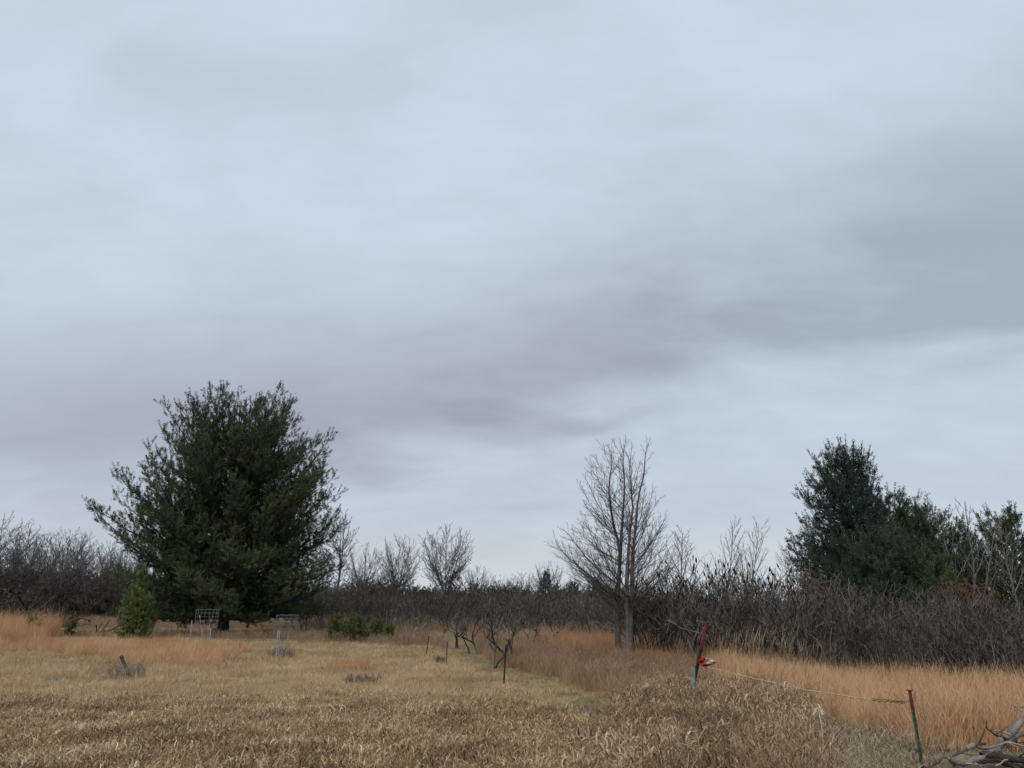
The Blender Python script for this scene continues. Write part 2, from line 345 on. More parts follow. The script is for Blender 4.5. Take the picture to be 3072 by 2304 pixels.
def shoots_mesh(rng, mb, P, U, Ln, needles=16, nl=0.11, nw=0.011, flare=36, bias=0.0):
    """bottle-brush pine shoots: needles along each twig, flaring forward"""
    S = len(P); ref = np.where(np.abs(U[:, 2:3]) > 0.9, np.array([[1.0, 0, 0]]), UP[None])
    a = nrm(np.cross(U, ref)); b = np.cross(U, a)
    s = np.sort(rng.uniform(0.05, 1.0, (S, needles)), 1); az = np.arange(needles)[None] * 2.4 + rng.uniform(0, 6.28, (S, 1))
    th = np.radians(flare + rng.normal(0, 9, (S, needles)))
    perp = a[:, None] * np.cos(az)[..., None] + b[:, None] * np.sin(az)[..., None]
    side = -a[:, None] * np.sin(az)[..., None] + b[:, None] * np.cos(az)[..., None]
    d = U[:, None] * np.cos(th)[..., None] + perp * np.sin(th)[..., None]
    p = P[:, None] + U[:, None] * (Ln[:, None] * s)[..., None]
    l = nl * rng.uniform(0.75, 1.2, (S, needles))
    w = side * nw
    v = np.stack([p, p + d * (l * 0.92)[..., None] + w * 0.9, p + d * l[..., None] - w * 0.9], 2).reshape(-1, 3)
    q = np.arange(S * needles * 3).reshape(-1, 3)
    tint = np.clip(rng.uniform(0, 1, S) * 0.8 + 0.1 + bias, 0, 1)
    mb.add(v, q, None, np.repeat(tint, needles * 3))

def pine(name, seed, H, env, nbr, mat, nl=0.11, nw=0.012, needles=14, h0=0.06, elev=(6, 52), sub=0.36, shl=0.34, trunk_r=0.02, sil=None, shd=0.15):
    """env: list of (height fraction, radius). sil(az, hfrac) multiplies the radius. Returns trunk, limb and foliage meshes"""
    rng = np.random.default_rng(seed)
    tr, lb, nd = MB(), MB(), MB()
    ez = np.array([e[0] for e in env]) * H; er = np.array([e[1] for e in env])
    n = 12
    tp, td, trad = grow(rng, np.array([[0, 0, -0.1]]), np.array([[0.0, 0, 1]]), np.array([H * 0.97]), np.array([H * trunk_r]), np.array([0.02]), n, 0.015, 0.02)
    trad[:, 0] *= 1.25
    tr.tube_batch(tp, trad, 9)
    # limbs: each is led from the trunk to a spot on or inside the crown's outline
    zz = np.linspace(h0 * H * 0.6, ez[-1] * 0.985, 400); wz = np.interp(zz, ez, er) + 0.25 * er.max() * (zz > 0.8 * H); cdf = np.cumsum(wz); cdf /= cdf[-1]
    k = np.arange(nbr); zt = np.interp((k + rng.uniform(0, 1, nbr)) / nbr, cdf, zz); az = k * 2.39996 + rng.normal(0, 0.3, nbr)
    rf = np.where(rng.uniform(0, 1, nbr) < 0.68, rng.uniform(0.84, 1.04, nbr), rng.uniform(0.35, 0.84, nbr))
    if sil: rf = rf * np.array([sil(a_, z_ / H) for a_, z_ in zip(az, zt)])
    rt = np.interp(zt, ez, er) * rf
    tanel = np.tan(np.radians(elev[0] + (elev[1] - elev[0]) * np.clip(zt / H, 0, 1) ** 0.9 + rng.normal(0, 5, nbr)))
    zb = np.clip(zt - rt * tanel, h0 * H, 0.93 * H)
    f = zb / (H * 0.97) * n; i = np.clip(f.astype(int), 0, n - 1); u = (f - i)[:, None]
    P = tp[0, i] * (1 - u) + tp[0, i + 1] * u
    T = np.stack([rt * np.cos(az), rt * np.sin(az), zt], 1)
    Cq = P * 0.45 + T * 0.55; Cq[:, 2] = P[:, 2] + 0.34 * (zt - P[:, 2])
    tt = np.linspace(0, 1, 9)[None, :, None]
    pts = P[:, None] * (1 - tt) ** 2 + 2 * Cq[:, None] * tt * (1 - tt) + T[:, None] * tt ** 2
    wv = rng.normal(0, 1, (nbr, 9, 3)).cumsum(1) * 0.012 * np.linspace(0, 1, 9)[None, :, None]
    L = np.linalg.norm(np.diff(pts, axis=1), axis=2).sum(1); L = np.maximum(L, 0.4); pts = pts + wv * L[:, None, None]
    dirs = nrm(np.gradient(pts, axis=1))
    r0_ = np.minimum(L * 0.013 + 0.006, H * trunk_r * 0.55); tl = np.linspace(0, 1, 9)[None]
    rad = r0_[:, None] * (1 - tl) + 0.008 * tl
    lb.tube_batch(pts, rad, 5)
    # side branches in flat sprays
    cnt = np.maximum((L / sub).astype(int), 3)
    par, t, p, d, r = spawn(rng, pts, dirs, rad, cnt, 0.3, 1.0, 50, 12)
    d = nrm(d * np.array([1, 1, 0.55]) + 0.12 * UP)
    L2 = np.clip(L[par] * 0.34, 0.25, 1.5) * (1.12 - 0.75 * t) * rng.uniform(0.6, 1.2, len(par))
    p2, d2, r2 = grow(rng, p, d, L2, np.full(len(p), 0.012), np.full(len(p), 0.005), 4, 0.09, 0.10)
    lb.tube_batch(p2, r2, 3)
    # shoots
    cnt = np.maximum((L2 / shd).astype(int), 3)
    par2, t2, p3, d3, r3 = spawn(rng, p2, d2, r2, cnt, 0.15, 1.0, 40, 14)
    lift = 0.4 + 0.55 * (p3[:, 2:3] / H)
    d3 = nrm(d3 + lift * UP)
    tipw = np.clip(t[par][par2] * 0.0 + (np.linalg.norm(p3[:, :2], axis=1) / (np.interp(p3[:, 2], ez, er) + 0.3)), 0, 1.2)
    l3 = shl * rng.uniform(0.6, 1.2, len(p3)) * (0.75 + 0.35 * tipw)
    shoots_mesh(rng, nd, p3, d3, l3, needles, nl, nw)
    # limb tips end in upright candles
    U = nrm(dirs[:, -1] + 0.9 * UP); shoots_mesh(rng, nd, pts[:, -1], U, np.full(nbr, shl * 1.8), needles + 6, nl, nw)
    lb.tube_batch(np.stack([pts[:, -1], pts[:, -1] + U * shl * 1.5], 1), np.full((nbr, 2), 0.012), 3)
    return tr.mesh(name + '_trunk', M['pine_bark']), lb.mesh(name + '_limbs', M['pine_bark']), nd.mesh(name + '_foliage', mat)
def densify(p, n):
    p = np.asarray(p, float); t = np.linspace(0, len(p) - 1, n); i = np.clip(t.astype(int), 0, len(p) - 2); u = (t - i)[:, None]
    p0 = p[np.maximum(i - 1, 0)]; p1 = p[i]; p2 = p[i + 1]; p3 = p[np.minimum(i + 2, len(p) - 1)]
    return 0.5 * (2 * p1 + (p2 - p0) * u + (2 * p0 - 5 * p1 + 4 * p2 - p3) * u ** 2 + (3 * p1 - p0 - 3 * p2 + p3) * u ** 3)
def env_tree(name, seed, H, leaders, env, nl, elev, mat, r_base, rmin, tw=(0.15, 0.34, 4), sides=(8, 4, 3, 3), bend=0.3, h0=0.1):
    """bare tree: given leaders (polylines), limbs led out to the crown's outline, then two orders of twigs"""
    rng = np.random.default_rng(seed); tr, br = MB(), MB()
    ez = np.array([e[0] for e in env]) * H; er = np.array([e[1] for e in env])
    LP = np.array([densify(np.asarray(l, float), 16) for l in leaders]); m = len(LP)
    lr = np.array([r_base * (1 - 0.95 * np.linspace(0, 1, 16) ** 0.55) for _ in range(m)]); lr = np.maximum(lr, rmin * 1.3); lr[:, 0] *= 1.25
    tr.tube_batch(LP, lr, sides[0], rng.uniform(0, 1, m))
    zz = np.linspace(ez[0], ez[-1], 300); cdf = np.cumsum(np.interp(zz, ez, er) + 0.08 * er.max()); cdf /= cdf[-1]
    k = np.arange(nl); zt = np.interp((k + rng.uniform(0, 1, nl)) / nl, cdf, zz); az = k * 2.39996 + rng.normal(0, 0.3, nl)
    rt = np.interp(zt, ez, er) * np.where(rng.uniform(0, 1, nl) < 0.7, rng.uniform(0.8, 1.08, nl), rng.uniform(0.35, 0.8, nl))
    T = np.stack([rt * np.cos(az), rt * np.sin(az), zt], 1)
    ztop = LP[:, -1, 2]; P = np.zeros((nl, 3)); R = np.zeros(nl)
    for i in range(nl):
        best = None
        for j in rng.permutation(m)[:3]:
            zb = np.clip(zt[i] - rt[i] * math.tan(math.radians(elev[0] + (elev[1] - elev[0]) * zt[i] / H + rng.normal(0, 5))), h0 * H, ztop[j] * 0.95)
            t = np.interp(zb, LP[j, :, 2], np.arange(16)); a = int(min(t, 14)); p = LP[j, a] + (LP[j, a + 1] - LP[j, a]) * (t - a)
            d = np.linalg.norm(T[i] - p)
            if best is None or d < best[0]: best = (d, p, np.interp(t, np.arange(16), lr[j]))
        P[i], R[i] = best[1], best[2]
    Cq = P * 0.5 + T * 0.5; Cq[:, 2] = P[:, 2] + bend * (zt - P[:, 2])
    tt = np.linspace(0, 1, 9)[None, :, None]
    pts = P[:, None] * (1 - tt) ** 2 + 2 * Cq[:, None] * tt * (1 - tt) + T[:, None] * tt ** 2
    L = np.maximum(np.linalg.norm(np.diff(pts, axis=1), axis=2).sum(1), 0.2)
    pts = pts + rng.normal(0, 1, (nl, 9, 3)).cumsum(1) * 0.008 * np.linspace(0, 1, 9)[None, :, None] * L[:, None, None]
    dirs = nrm(np.gradient(pts, axis=1)); r0 = np.clip(np.minimum(L * 0.0095, R * 0.7), rmin * 1.3, None); tl = np.linspace(0, 1, 9)[None]
    rad = r0[:, None] * (1 - tl) + rmin * tl
    br.tube_batch(pts, rad, sides[1], rng.uniform(0, 1, nl))
    pts = np.concatenate([pts, LP[:, 7:, :]]); dirs = np.concatenate([dirs, nrm(np.gradient(LP, axis=1))[:, 7:]]); rad = np.concatenate([rad, lr[:, 7:]]); L = np.concatenate([L, np.full(m, H * 0.22)])
    step, lf, n3 = tw
    par, t, p, d, r = spawn(rng, pts, dirs, rad, np.maximum((L / (step * H * 0.115)).astype(int), 3), 0.15, 1.0, 32, 8)
    L2 = np.clip(L[par] * lf, 0, H * 0.13) * (1.1 - 0.6 * t) * rng.uniform(0.6, 1.25, len(par))
    p2, d2, r2 = grow(rng, p, d, L2, np.full(len(p), rmin * 1.05), np.full(len(p), rmin * 0.8), 5, 0.05, 0.045)
    br.tube_batch(p2, r2, sides[2], rng.uniform(0, 1, len(p)))
    par, t, p, d, r = spawn(rng, p2, d2, r2, n3, 0.15, 0.95, 32, 9)
    L3 = L2[par] * 0.45 * (1.1 - 0.6 * t) * rng.uniform(0.6, 1.2, len(par))
    p3, d3, r3 = grow(rng, p, d, L3, np.full(len(p), rmin * 0.85), np.full(len(p), rmin * 0.65), 3, 0.06, 0.04)
    br.tube_batch(p3, r3, sides[3], rng.uniform(0, 1, len(p)))
    return tr.mesh(name + '_trunk', mat), br.mesh(name + '_branches', mat)
def auto_leaders(rng, H, n, spread, fork, lean=0.0):
    out = []
    for i in range(n):
        a = i * 6.283 / max(n, 1) + rng.uniform(-0.4, 0.4); r = 0 if i == 0 else spread * rng.uniform(0.75, 1.1); top = H * (0.97 if i == 0 else rng.uniform(0.78, 0.92)); f = fork * rng.uniform(0.75, 1.2)
        c = np.array([math.cos(a), math.sin(a), 0])
        out.append([np.array([0, 0, -0.1]), np.array([lean * f * H * 0.6, 0, f * H * 0.6]), np.array([lean * f * H, 0, f * H]) + c * r * 0.12, c * r * 0.55 + np.array([lean * 0.5 * H, 0, (f + (top / H - f) * 0.5) * H]), c * r + np.array([lean * 0.6 * H, 0, top])])
    return out
def put_pine(meshes, name, label, loc, rz=0.0, sc=1.0, group=None):
    o = thing(name, label, 'tree', loc, rz, sc, group)
    obj('trunk', meshes[0], o); obj('limbs', meshes[1], o); obj('crown', meshes[2], o)
    return o
def put_tree(meshes, name, label, cat, loc, rz=0.0, sc=1.0, group=None):
    o = thing(name, label, cat, loc, rz, sc, group)
    obj('trunk', meshes[0], o); obj('crown', meshes[1], o)
    return o

# ------------------------------------------------------------------ ground
def build_ground():
    ys = np.unique(np.concatenate([np.linspace(-40, 0, 9), np.linspace(0, 60, 121), np.geomspace(60, 2500, 40)]))
    xs = np.unique(np.concatenate([-np.geomspace(45, 2500, 30), np.linspace(-45, 45, 121), np.geomspace(45, 2500, 30)]))
    X, Y = np.meshgrid(xs, ys); Z = ground(X, Y)
    mb = MB(); ny, nx = X.shape; idx = np.arange(nx * ny).reshape(ny, nx)
    mb.add(np.stack([X, Y, Z], -1).reshape(-1, 3), None, np.stack([idx[:-1, :-1], idx[:-1, 1:], idx[1:, 1:], idx[1:, :-1]], -1).reshape(-1, 4))
    tagit(obj('ground', mb.mesh('ground', M['ground'], True)), None, None, kind='structure')
build_ground()

# ------------------------------------------------------------------ grasses (stuff)
def blades(rng, mb, n, h, hsd, spread, width, lean, droop, seg=3, leanvec=(0.0, 0.0), tip=0.15, seedhead=0.0, z0=0.0):
    r = spread * np.sqrt(rng.uniform(0, 1, n)); a = rng.uniform(0, 6.283, n)
    P = np.stack([r * np.cos(a), r * np.sin(a), rng.uniform(0, 1, n) * z0 - 0.04], 1)
    az = rng.uniform(0, 6.283, n); ln = np.abs(rng.normal(lean, lean * 0.5, n))
    D = nrm(np.stack([np.cos(az) * ln + leanvec[0], np.sin(az) * ln + leanvec[1], np.ones(n)], 1))
    L = h * np.clip(rng.normal(1, hsd, n), 0.35, 1.7)
    out = np.stack([np.cos(az), np.sin(az), np.zeros(n)], 1)
    pts = np.zeros((n, seg + 1, 3)); pts[:, 0] = P; p = P.copy(); d = D.copy()
    dr = droop * rng.uniform(0.2, 1.6, n)
    for i in range(seg):
        d = nrm(d + out * (dr * (i + 0.5) / seg)[:, None] - UP * (dr * 0.8 * (i / seg) ** 1.5)[:, None] + rng.normal(0, 0.05 + 0.08 * droop, (n, 3)))
        p = p + d * (L / seg)[:, None]; pts[:, i + 1] = p
    fz = rng.uniform(0, 6.283, n); side = np.stack([np.cos(fz), np.sin(fz), np.zeros(n)], 1)
    w = width * rng.uniform(0.6, 1.4, n)
    prof = np.linspace(1.0, tip, seg + 1)
    if seedhead: prof = np.array([0.55] * (seg - 1) + [seedhead, 0.35])[:seg + 1]
    o = side[:, None] * (w[:, None] * prof[None])[..., None] * 0.5
    v = np.stack([pts - o, pts + o], 2).reshape(-1, 3)
    idx = np.arange(n * (seg + 1) * 2).reshape(n, seg + 1, 2)
    q = np.stack([idx[:, :-1, 0], idx[:, :-1, 1], idx[:, 1:, 1], idx[:, 1:, 0]], -1).reshape(-1, 4)
    mb.add(v, None, q, np.repeat(rng.uniform(0, 1, n), (seg + 1) * 2))
def weed_stems(rng, mb, n, h, spread, r, nb=5):
    a = rng.uniform(0, 6.283, n); rr = spread * np.sqrt(rng.uniform(0, 1, n))
    P = np.stack([rr * np.cos(a), rr * np.sin(a), np.full(n, -0.03)], 1)
    D = nrm(np.concatenate([rng.normal(0, 0.13, (n, 2)), np.ones((n, 1))], 1)); L = h * rng.uniform(0.6, 1.15, n)
    pts, dirs, rad = grow(rng, P, D, L, np.full(n, r), np.full(n, r * 0.6), 4, 0.07, 0.02)
    tint = rng.uniform(0, 1, n)
    mb.tube_batch(pts, rad, 3, tint)
    par, t, p, d, r_ = spawn(rng, pts, dirs, rad, nb, 0.45, 1.0, 42, 12)
    L2 = L[par] * 0.24 * rng.uniform(0.5, 1.2, len(par))
    p2, d2, r2 = grow(rng, p, d, L2, np.full(len(p), r * 0.7), np.full(len(p), r * 0.9), 2, 0.12, 0.08)
    mb.tube_batch(p2, r2, 3, tint[par])
def scatter_group():
    g = bpy.data.node_groups.new('scatter_clumps', 'GeometryNodeTree'); g.is_modifier = True
    g.interface.new_socket('Geometry', in_out='INPUT', socket_type='NodeSocketGeometry')
    g.interface.new_socket('Collection', in_out='INPUT', socket_type='NodeSocketCollection')
    g.interface.new_socket('Geometry', in_out='OUTPUT', socket_type='NodeSocketGeometry')
    N, L = g.nodes, g.links
    gi = N.new('NodeGroupInput'); go = N.new('NodeGroupOutput')
    ci = N.new('GeometryNodeCollectionInfo'); ci.inputs['Separate Children'].default_value = True; ci.inputs['Reset Children'].default_value = True
    L.new(gi.outputs[1], ci.inputs[0])
    ip = N.new('GeometryNodeInstanceOnPoints'); ip.inputs['Pick Instance'].default_value = True
    L.new(gi.outputs[0], ip.inputs['Points']); L.new(ci.outputs[0], ip.inputs['Instance'])
    def named(nm, ty):
        n = N.new('GeometryNodeInputNamedAttribute'); n.data_type = ty; n.inputs[0].default_value = nm; return n.outputs[0]
    L.new(named('idx', 'INT'), ip.inputs['Instance Index'])
    e = N.new('FunctionNodeEulerToRotation'); L.new(named('rot', 'FLOAT_VECTOR'), e.inputs[0]); L.new(e.outputs[0], ip.inputs['Rotation'])
    L.new(named('scl', 'FLOAT_VECTOR'), ip.inputs['Scale'])
    L.new(ip.outputs[0], go.inputs[0])
    return g
GN = scatter_group()
def scatter(name, label, cat, meshes, P, rz, scl):
    c = bpy.data.collections.new(name + '_clumps')
    for i, m in enumerate(meshes):
        c.objects.link(bpy.data.objects.new('clump_%02d' % i, m))
    rng = np.random.default_rng(len(P)); n = len(P)
    me = bpy.data.meshes.new(name); me.vertices.add(n); me.vertices.foreach_set('co', P.astype(np.float32).ravel())
    me.attributes.new('idx', 'INT', 'POINT').data.foreach_set('value', rng.integers(0, len(meshes), n).astype(np.int32))
    rot = np.stack([rng.normal(0, 0.05, n), rng.normal(0, 0.05, n), rz], 1)
    me.attributes.new('rot', 'FLOAT_VECTOR', 'POINT').data.foreach_set('vector', rot.astype(np.float32).ravel())
    me.attributes.new('scl', 'FLOAT_VECTOR', 'POINT').data.foreach_set('vector', scl.astype(np.float32).ravel())
    o = tagit(obj(name, me), label, cat, kind='stuff')
    md = o.modifiers.new('scatter', 'NODES'); md.node_group = GN; md[GN.interface.items_tree[2].identifier if GN.interface.items_tree[2].in_out == 'INPUT' else 'Socket_1'] = c
    return o

def inpoly(x, y, poly):
    inside = np.zeros(len(x), bool); n = len(poly)
    for i in range(n):
        x0, y0 = poly[i]; x1, y1 = poly[(i + 1) % n]
        c = ((y0 > y) != (y1 > y)) & (x < (x1 - x0) * (y - y0) / (y1 - y0 + 1e-9) + x0)
        inside ^= c
    return inside
PATH = [(1275, 1895), (1325, 1935), (1345, 1968), (1420, 2000), (1515, 2050), (1600, 2085), (1660, 2130), (1760, 2200), (1900, 2230), (1905, 2160), (1860, 2100), (1760, 2052), (1580, 2014), (1500, 1985), (1450, 1955), (1420, 1895)]
STRIP_L = [(-900, 1925), (60, 1935), (300, 1932), (480, 1930), (640, 1938), (720, 1958), (660, 1988), (560, 2002), (430, 1992), (330, 1972), (100, 1958), (-900, 1960)]
TALL_L = [(-900, 1880), (-200, 1890), (90, 1895), (170, 1912), (110, 1938), (-900, 1938)]
BLUE_R = [(2140, 2012), (2300, 2030), (2500, 2052), (2800, 2088), (3072, 2120), (4200, 2240), (4200, 2400), (3072, 2250), (2850, 2236), (2700, 2215), (2540, 2175), (2400, 2145), (2250, 2110), (2140, 2085)]
BROME_R = [(1890, 2125), (1960, 2092), (2140, 2085), (2250, 2110), (2400, 2150), (2420, 2200), (2360, 2500), (1800, 2500), (1830, 2240), (1860, 2170)]
GREY_R = [(2400, 2145), (2540, 2175), (2700, 2215), (2850, 2236), (3072, 2250), (4200, 2400), (4200, 3500), (2360, 3500), (2420, 2200)]
RUSSET_C = [(1590, 1912), (1700, 1918), (1850, 1940), (2000, 1960), (2140, 1975), (2140, 2012), (1960, 2005), (1800, 1985), (1700, 1965), (1600, 1935)]
def build_grass():
    rng = np.random.default_rng(11)
    xs, ys = [], []
    for r0, r1, rho in ((1.5, 6, 8), (6, 9, 26), (9, 12, 34), (12, 16, 26), (16, 22, 19), (22, 32, 13), (32, 48, 7), (48, 75, 3.2), (75, 150, 1.0)):
        n = int((r1 * r1 - r0 * r0) / 2 * 1.5 * rho)
        r = np.sqrt(rng.uniform(r0 * r0, r1 * r1, n)); a = rng.uniform(-0.75, 0.75, n)
        xs.append(r * np.sin(a)); ys.append(r * np.cos(a))
    x = np.concatenate(xs); y = np.concatenate(ys); z = ground(x, y); n = len(x)
    px, py = project(x, y, z)
    jx = px + rng.normal(0, 14, n); jy = py + rng.normal(0, 1, n) * np.clip((py - 1880) * 0.045, 1.0, 9)
    far = sstep(30, 90, y)
    P = np.stack([x, y, z], 1); rz = rng.uniform(0, 6.283, n)
    hmod = 1 + 0.16 * np.sin(0.9 * x + 0.4 * y) * np.sin(0.7 * y - 0.35 * x + 1) + 0.12 * np.sin(2.3 * x + 1.1 * y + 2) * np.sin(1.9 * y - 1.3 * x)
    wob = 10 * np.sin(jx * 0.011) + 7 * np.sin(jx * 0.031 + 1)
    z_path = inpoly(jx, jy, PATH)
    z_sl = inpoly(jx, jy, STRIP_L) & ~z_path
    z_tl = inpoly(jx, jy, TALL_L)
    z_bl = inpoly(jx, jy, BLUE_R); z_br = inpoly(jx, jy, BROME_R); z_gr = inpoly(jx, jy, GREY_R); pile = inpoly(px, py, [(2740, 2262), (2900, 2225), (3500, 2190), (3500, 2420), (2740, 2420)])
    z_ru = inpoly(jx, jy, RUSSET_C)
    used = z_path | z_sl | z_tl | z_bl | z_br | z_gr | z_ru
    pathx = np.interp(jy, [1890, 1940, 1968, 2000, 2050, 2085, 2130, 2180], [1300, 1330, 1350, 1430, 1525, 1610, 1730, 1860])
    fgy = np.interp(jx, [-900, 1400, 1560, 1700, 1900], [2112, 2112, 2135, 2170, 2200])
    z_fg = ~used & (jy + rng.normal(0, 16, n) > fgy + wob) & (jx < 1960)
    used |= z_fg
    z_wr = ~used & (jx > pathx + 20) & (jy > 1885)                      # weeds right of the path
    used |= z_wr
    edge = np.interp(jx, [-900, 700, 1000, 1300, 1345], [1900, 1920, 1928, 1942, 1956])
    z_mown = ~used & (jy > edge); used |= z_mown
    z_olive = ~used & (jy > 1888) & (jy < 1906) & (jx < 1000); used |= z_olive
    z_wl = ~used
    def clumps(k, fn, mat, name):
        out = []
        for i in range(k):
            mb = MB(); fn(np.random.default_rng(100 * i + len(name)), mb); out.append(mb.mesh('%s_clump' % name, M[mat]))
        return out
    def S(mask, lo, hi, extra=0.0):
        s = rng.uniform(lo, hi, n)[mask] * hmod[mask]; w = s * (1 + extra * far[mask])
        return np.stack([w, w, s], 1)
    def go(name, label, cat, ms, mask, lo, hi, extra=0.8, keep=1.0, rzr=None):
        mask = mask & (rng.uniform(0, 1, n) < keep)
        scatter(name, label, cat, ms, P[mask], rz[mask] if rzr is None else rng.normal(0, rzr, mask.sum()), S(mask, lo, hi, extra))
    go('mown_grass', 'short tan mown grass covering the open field left of the path', 'grass',
       clumps(4, lambda r, m: (blades(r, m, 100, 0.12, 0.3, 0.30, 0.010, 0.35, 0.5, 3), blades(r, m, 14, 0.22, 0.25, 0.3, 0.010, 0.2, 0.9, 4)), 'mown', 'mown'), z_mown | z_olive, 0.75, 1.35)
    go('foreground_grass', 'brown curling dry grass filling the near foreground', 'grass',
       clumps(5, lambda r, m: (blades(r, m, 24, 0.19, 0.25, 0.27, 0.007, 0.14, 0.5, 4), blades(r, m, 130, 0.085, 0.3, 0.28, 0.0105, 0.16, 1.5, 5, tip=0.6, z0=0.13)), 'fore', 'fore'), z_fg, 0.75, 1.3)
    go('seeded_grass', 'tall cream and brown nodding grass around the flagged post', 'grass',
       clumps(5, lambda r, m: (blades(r, m, 22, 0.5, 0.2, 0.25, 0.007, 0.12, 0.5, 6), blades(r, m, 190, 0.10, 0.3, 0.28, 0.0105, 0.2, 1.6, 5, tip=0.6, z0=0.42)), 'brome', 'brome'), z_br, 0.75, 1.25)
    bl = lambda h: (lambda r, m: (blades(r, m, 60, h, 0.24, 0.26, 0.006, 0.13, 0.2, 4, (0.10, 0.0), tip=0.5), blades(r, m, 40, h * 0.55, 0.3, 0.28, 0.009, 0.28, 0.5, 4, (0.05, 0)), blades(r, m, 50, h * 0.2, 0.3, 0.28, 0.008, 0.3, 0.6, 3, (0.1, 0), z0=h * 0.75)))
    go('orange_grass', 'tall pale orange bluestem grass in front of the thicket', 'grass', clumps(4, bl(0.52), 'orange', 'orange'), z_bl, 0.75, 1.15, rzr=0.5)
    go('orange_strip', 'low orange grass strip crossing the field on the left', 'grass', clumps(4, bl(0.36), 'orange', 'orangestrip'), z_sl, 0.7, 1.25, rzr=0.5)
    go('tall_orange_grass', 'tall orange grass leaning right at the left edge', 'grass', clumps(4, bl(0.95), 'orange', 'talloran'), z_tl, 0.8, 1.25, rzr=0.5)
    go('russet_grass', 'reddish brown grass around the twin trunks', 'grass', clumps(4, bl(0.5), 'russet', 'russet'), z_ru, 0.8, 1.25)
    go('path_grass', 'short greenish trodden grass of the mown path', 'grass',
       clumps(3, lambda r, m: blades(r, m, 150, 0.075, 0.4, 0.34, 0.011, 0.6, 0.6, 3), 'path', 'path'), z_path, 0.85, 1.3)
    go('grey_grass', 'greyish tan matted grass by the dead branches', 'grass',
       clumps(4, lambda r, m: (blades(r, m, 16, 0.22, 0.3, 0.27, 0.007, 0.35, 0.6, 4), blades(r, m, 110, 0.08, 0.3, 0.28, 0.0105, 0.3, 1.5, 4, tip=0.6, z0=0.1)), 'greytan', 'greytan'), z_gr & ~pile, 0.8, 1.3)
    go('litter_grass', 'flattened dead grass under the branch pile', 'grass',
       clumps(3, lambda r, m: blades(r, m, 70, 0.06, 0.4, 0.3, 0.010, 0.9, 0.8, 3), 'greytan', 'litter'), pile, 0.8, 1.2)
    wd = lambda r, m: (weed_stems(r, m, 12, 0.62, 0.3, 0.005, 5), blades(r, m, 42, 0.36, 0.3, 0.28, 0.011, 0.3, 0.4, 4))
    go('dry_weeds', 'brown dry weeds and grass between path and thicket', 'weeds', clumps(4, wd, 'weed', 'weed'), z_wr | (z_bl & (rng.uniform(0, 1, n) < 0.12)), 0.5, 0.95)
    go('verge_grass', 'reddish tan grass mixed among the weeds right of the path', 'grass', clumps(3, bl(0.42), 'russet', 'verge'), z_wr, 0.7, 1.2, keep=0.45)
    go('field_weeds', 'low brown weeds at the back of the field', 'weeds', clumps(4, wd, 'weed', 'weedback'), z_wl, 0.4, 0.8, keep=0.85)
build_grass()

# ------------------------------------------------------------------ pines
def gpt(px, Y):
    """ground point under photo column px at depth Y"""
    x = (px - CX) / F * Y / 1.0
    for _ in range(3):
        z = float(ground(x, Y)); d = Y * math.cos(PITCH) + (z - CAMZ) * math.sin(PITCH); x = (px - CX) / F * d
    return np.array([x, Y, float(ground(x, Y))])
def height_to(px, py, Y): return float(at(px, py, Y)[2] - gpt(px, Y)[2])

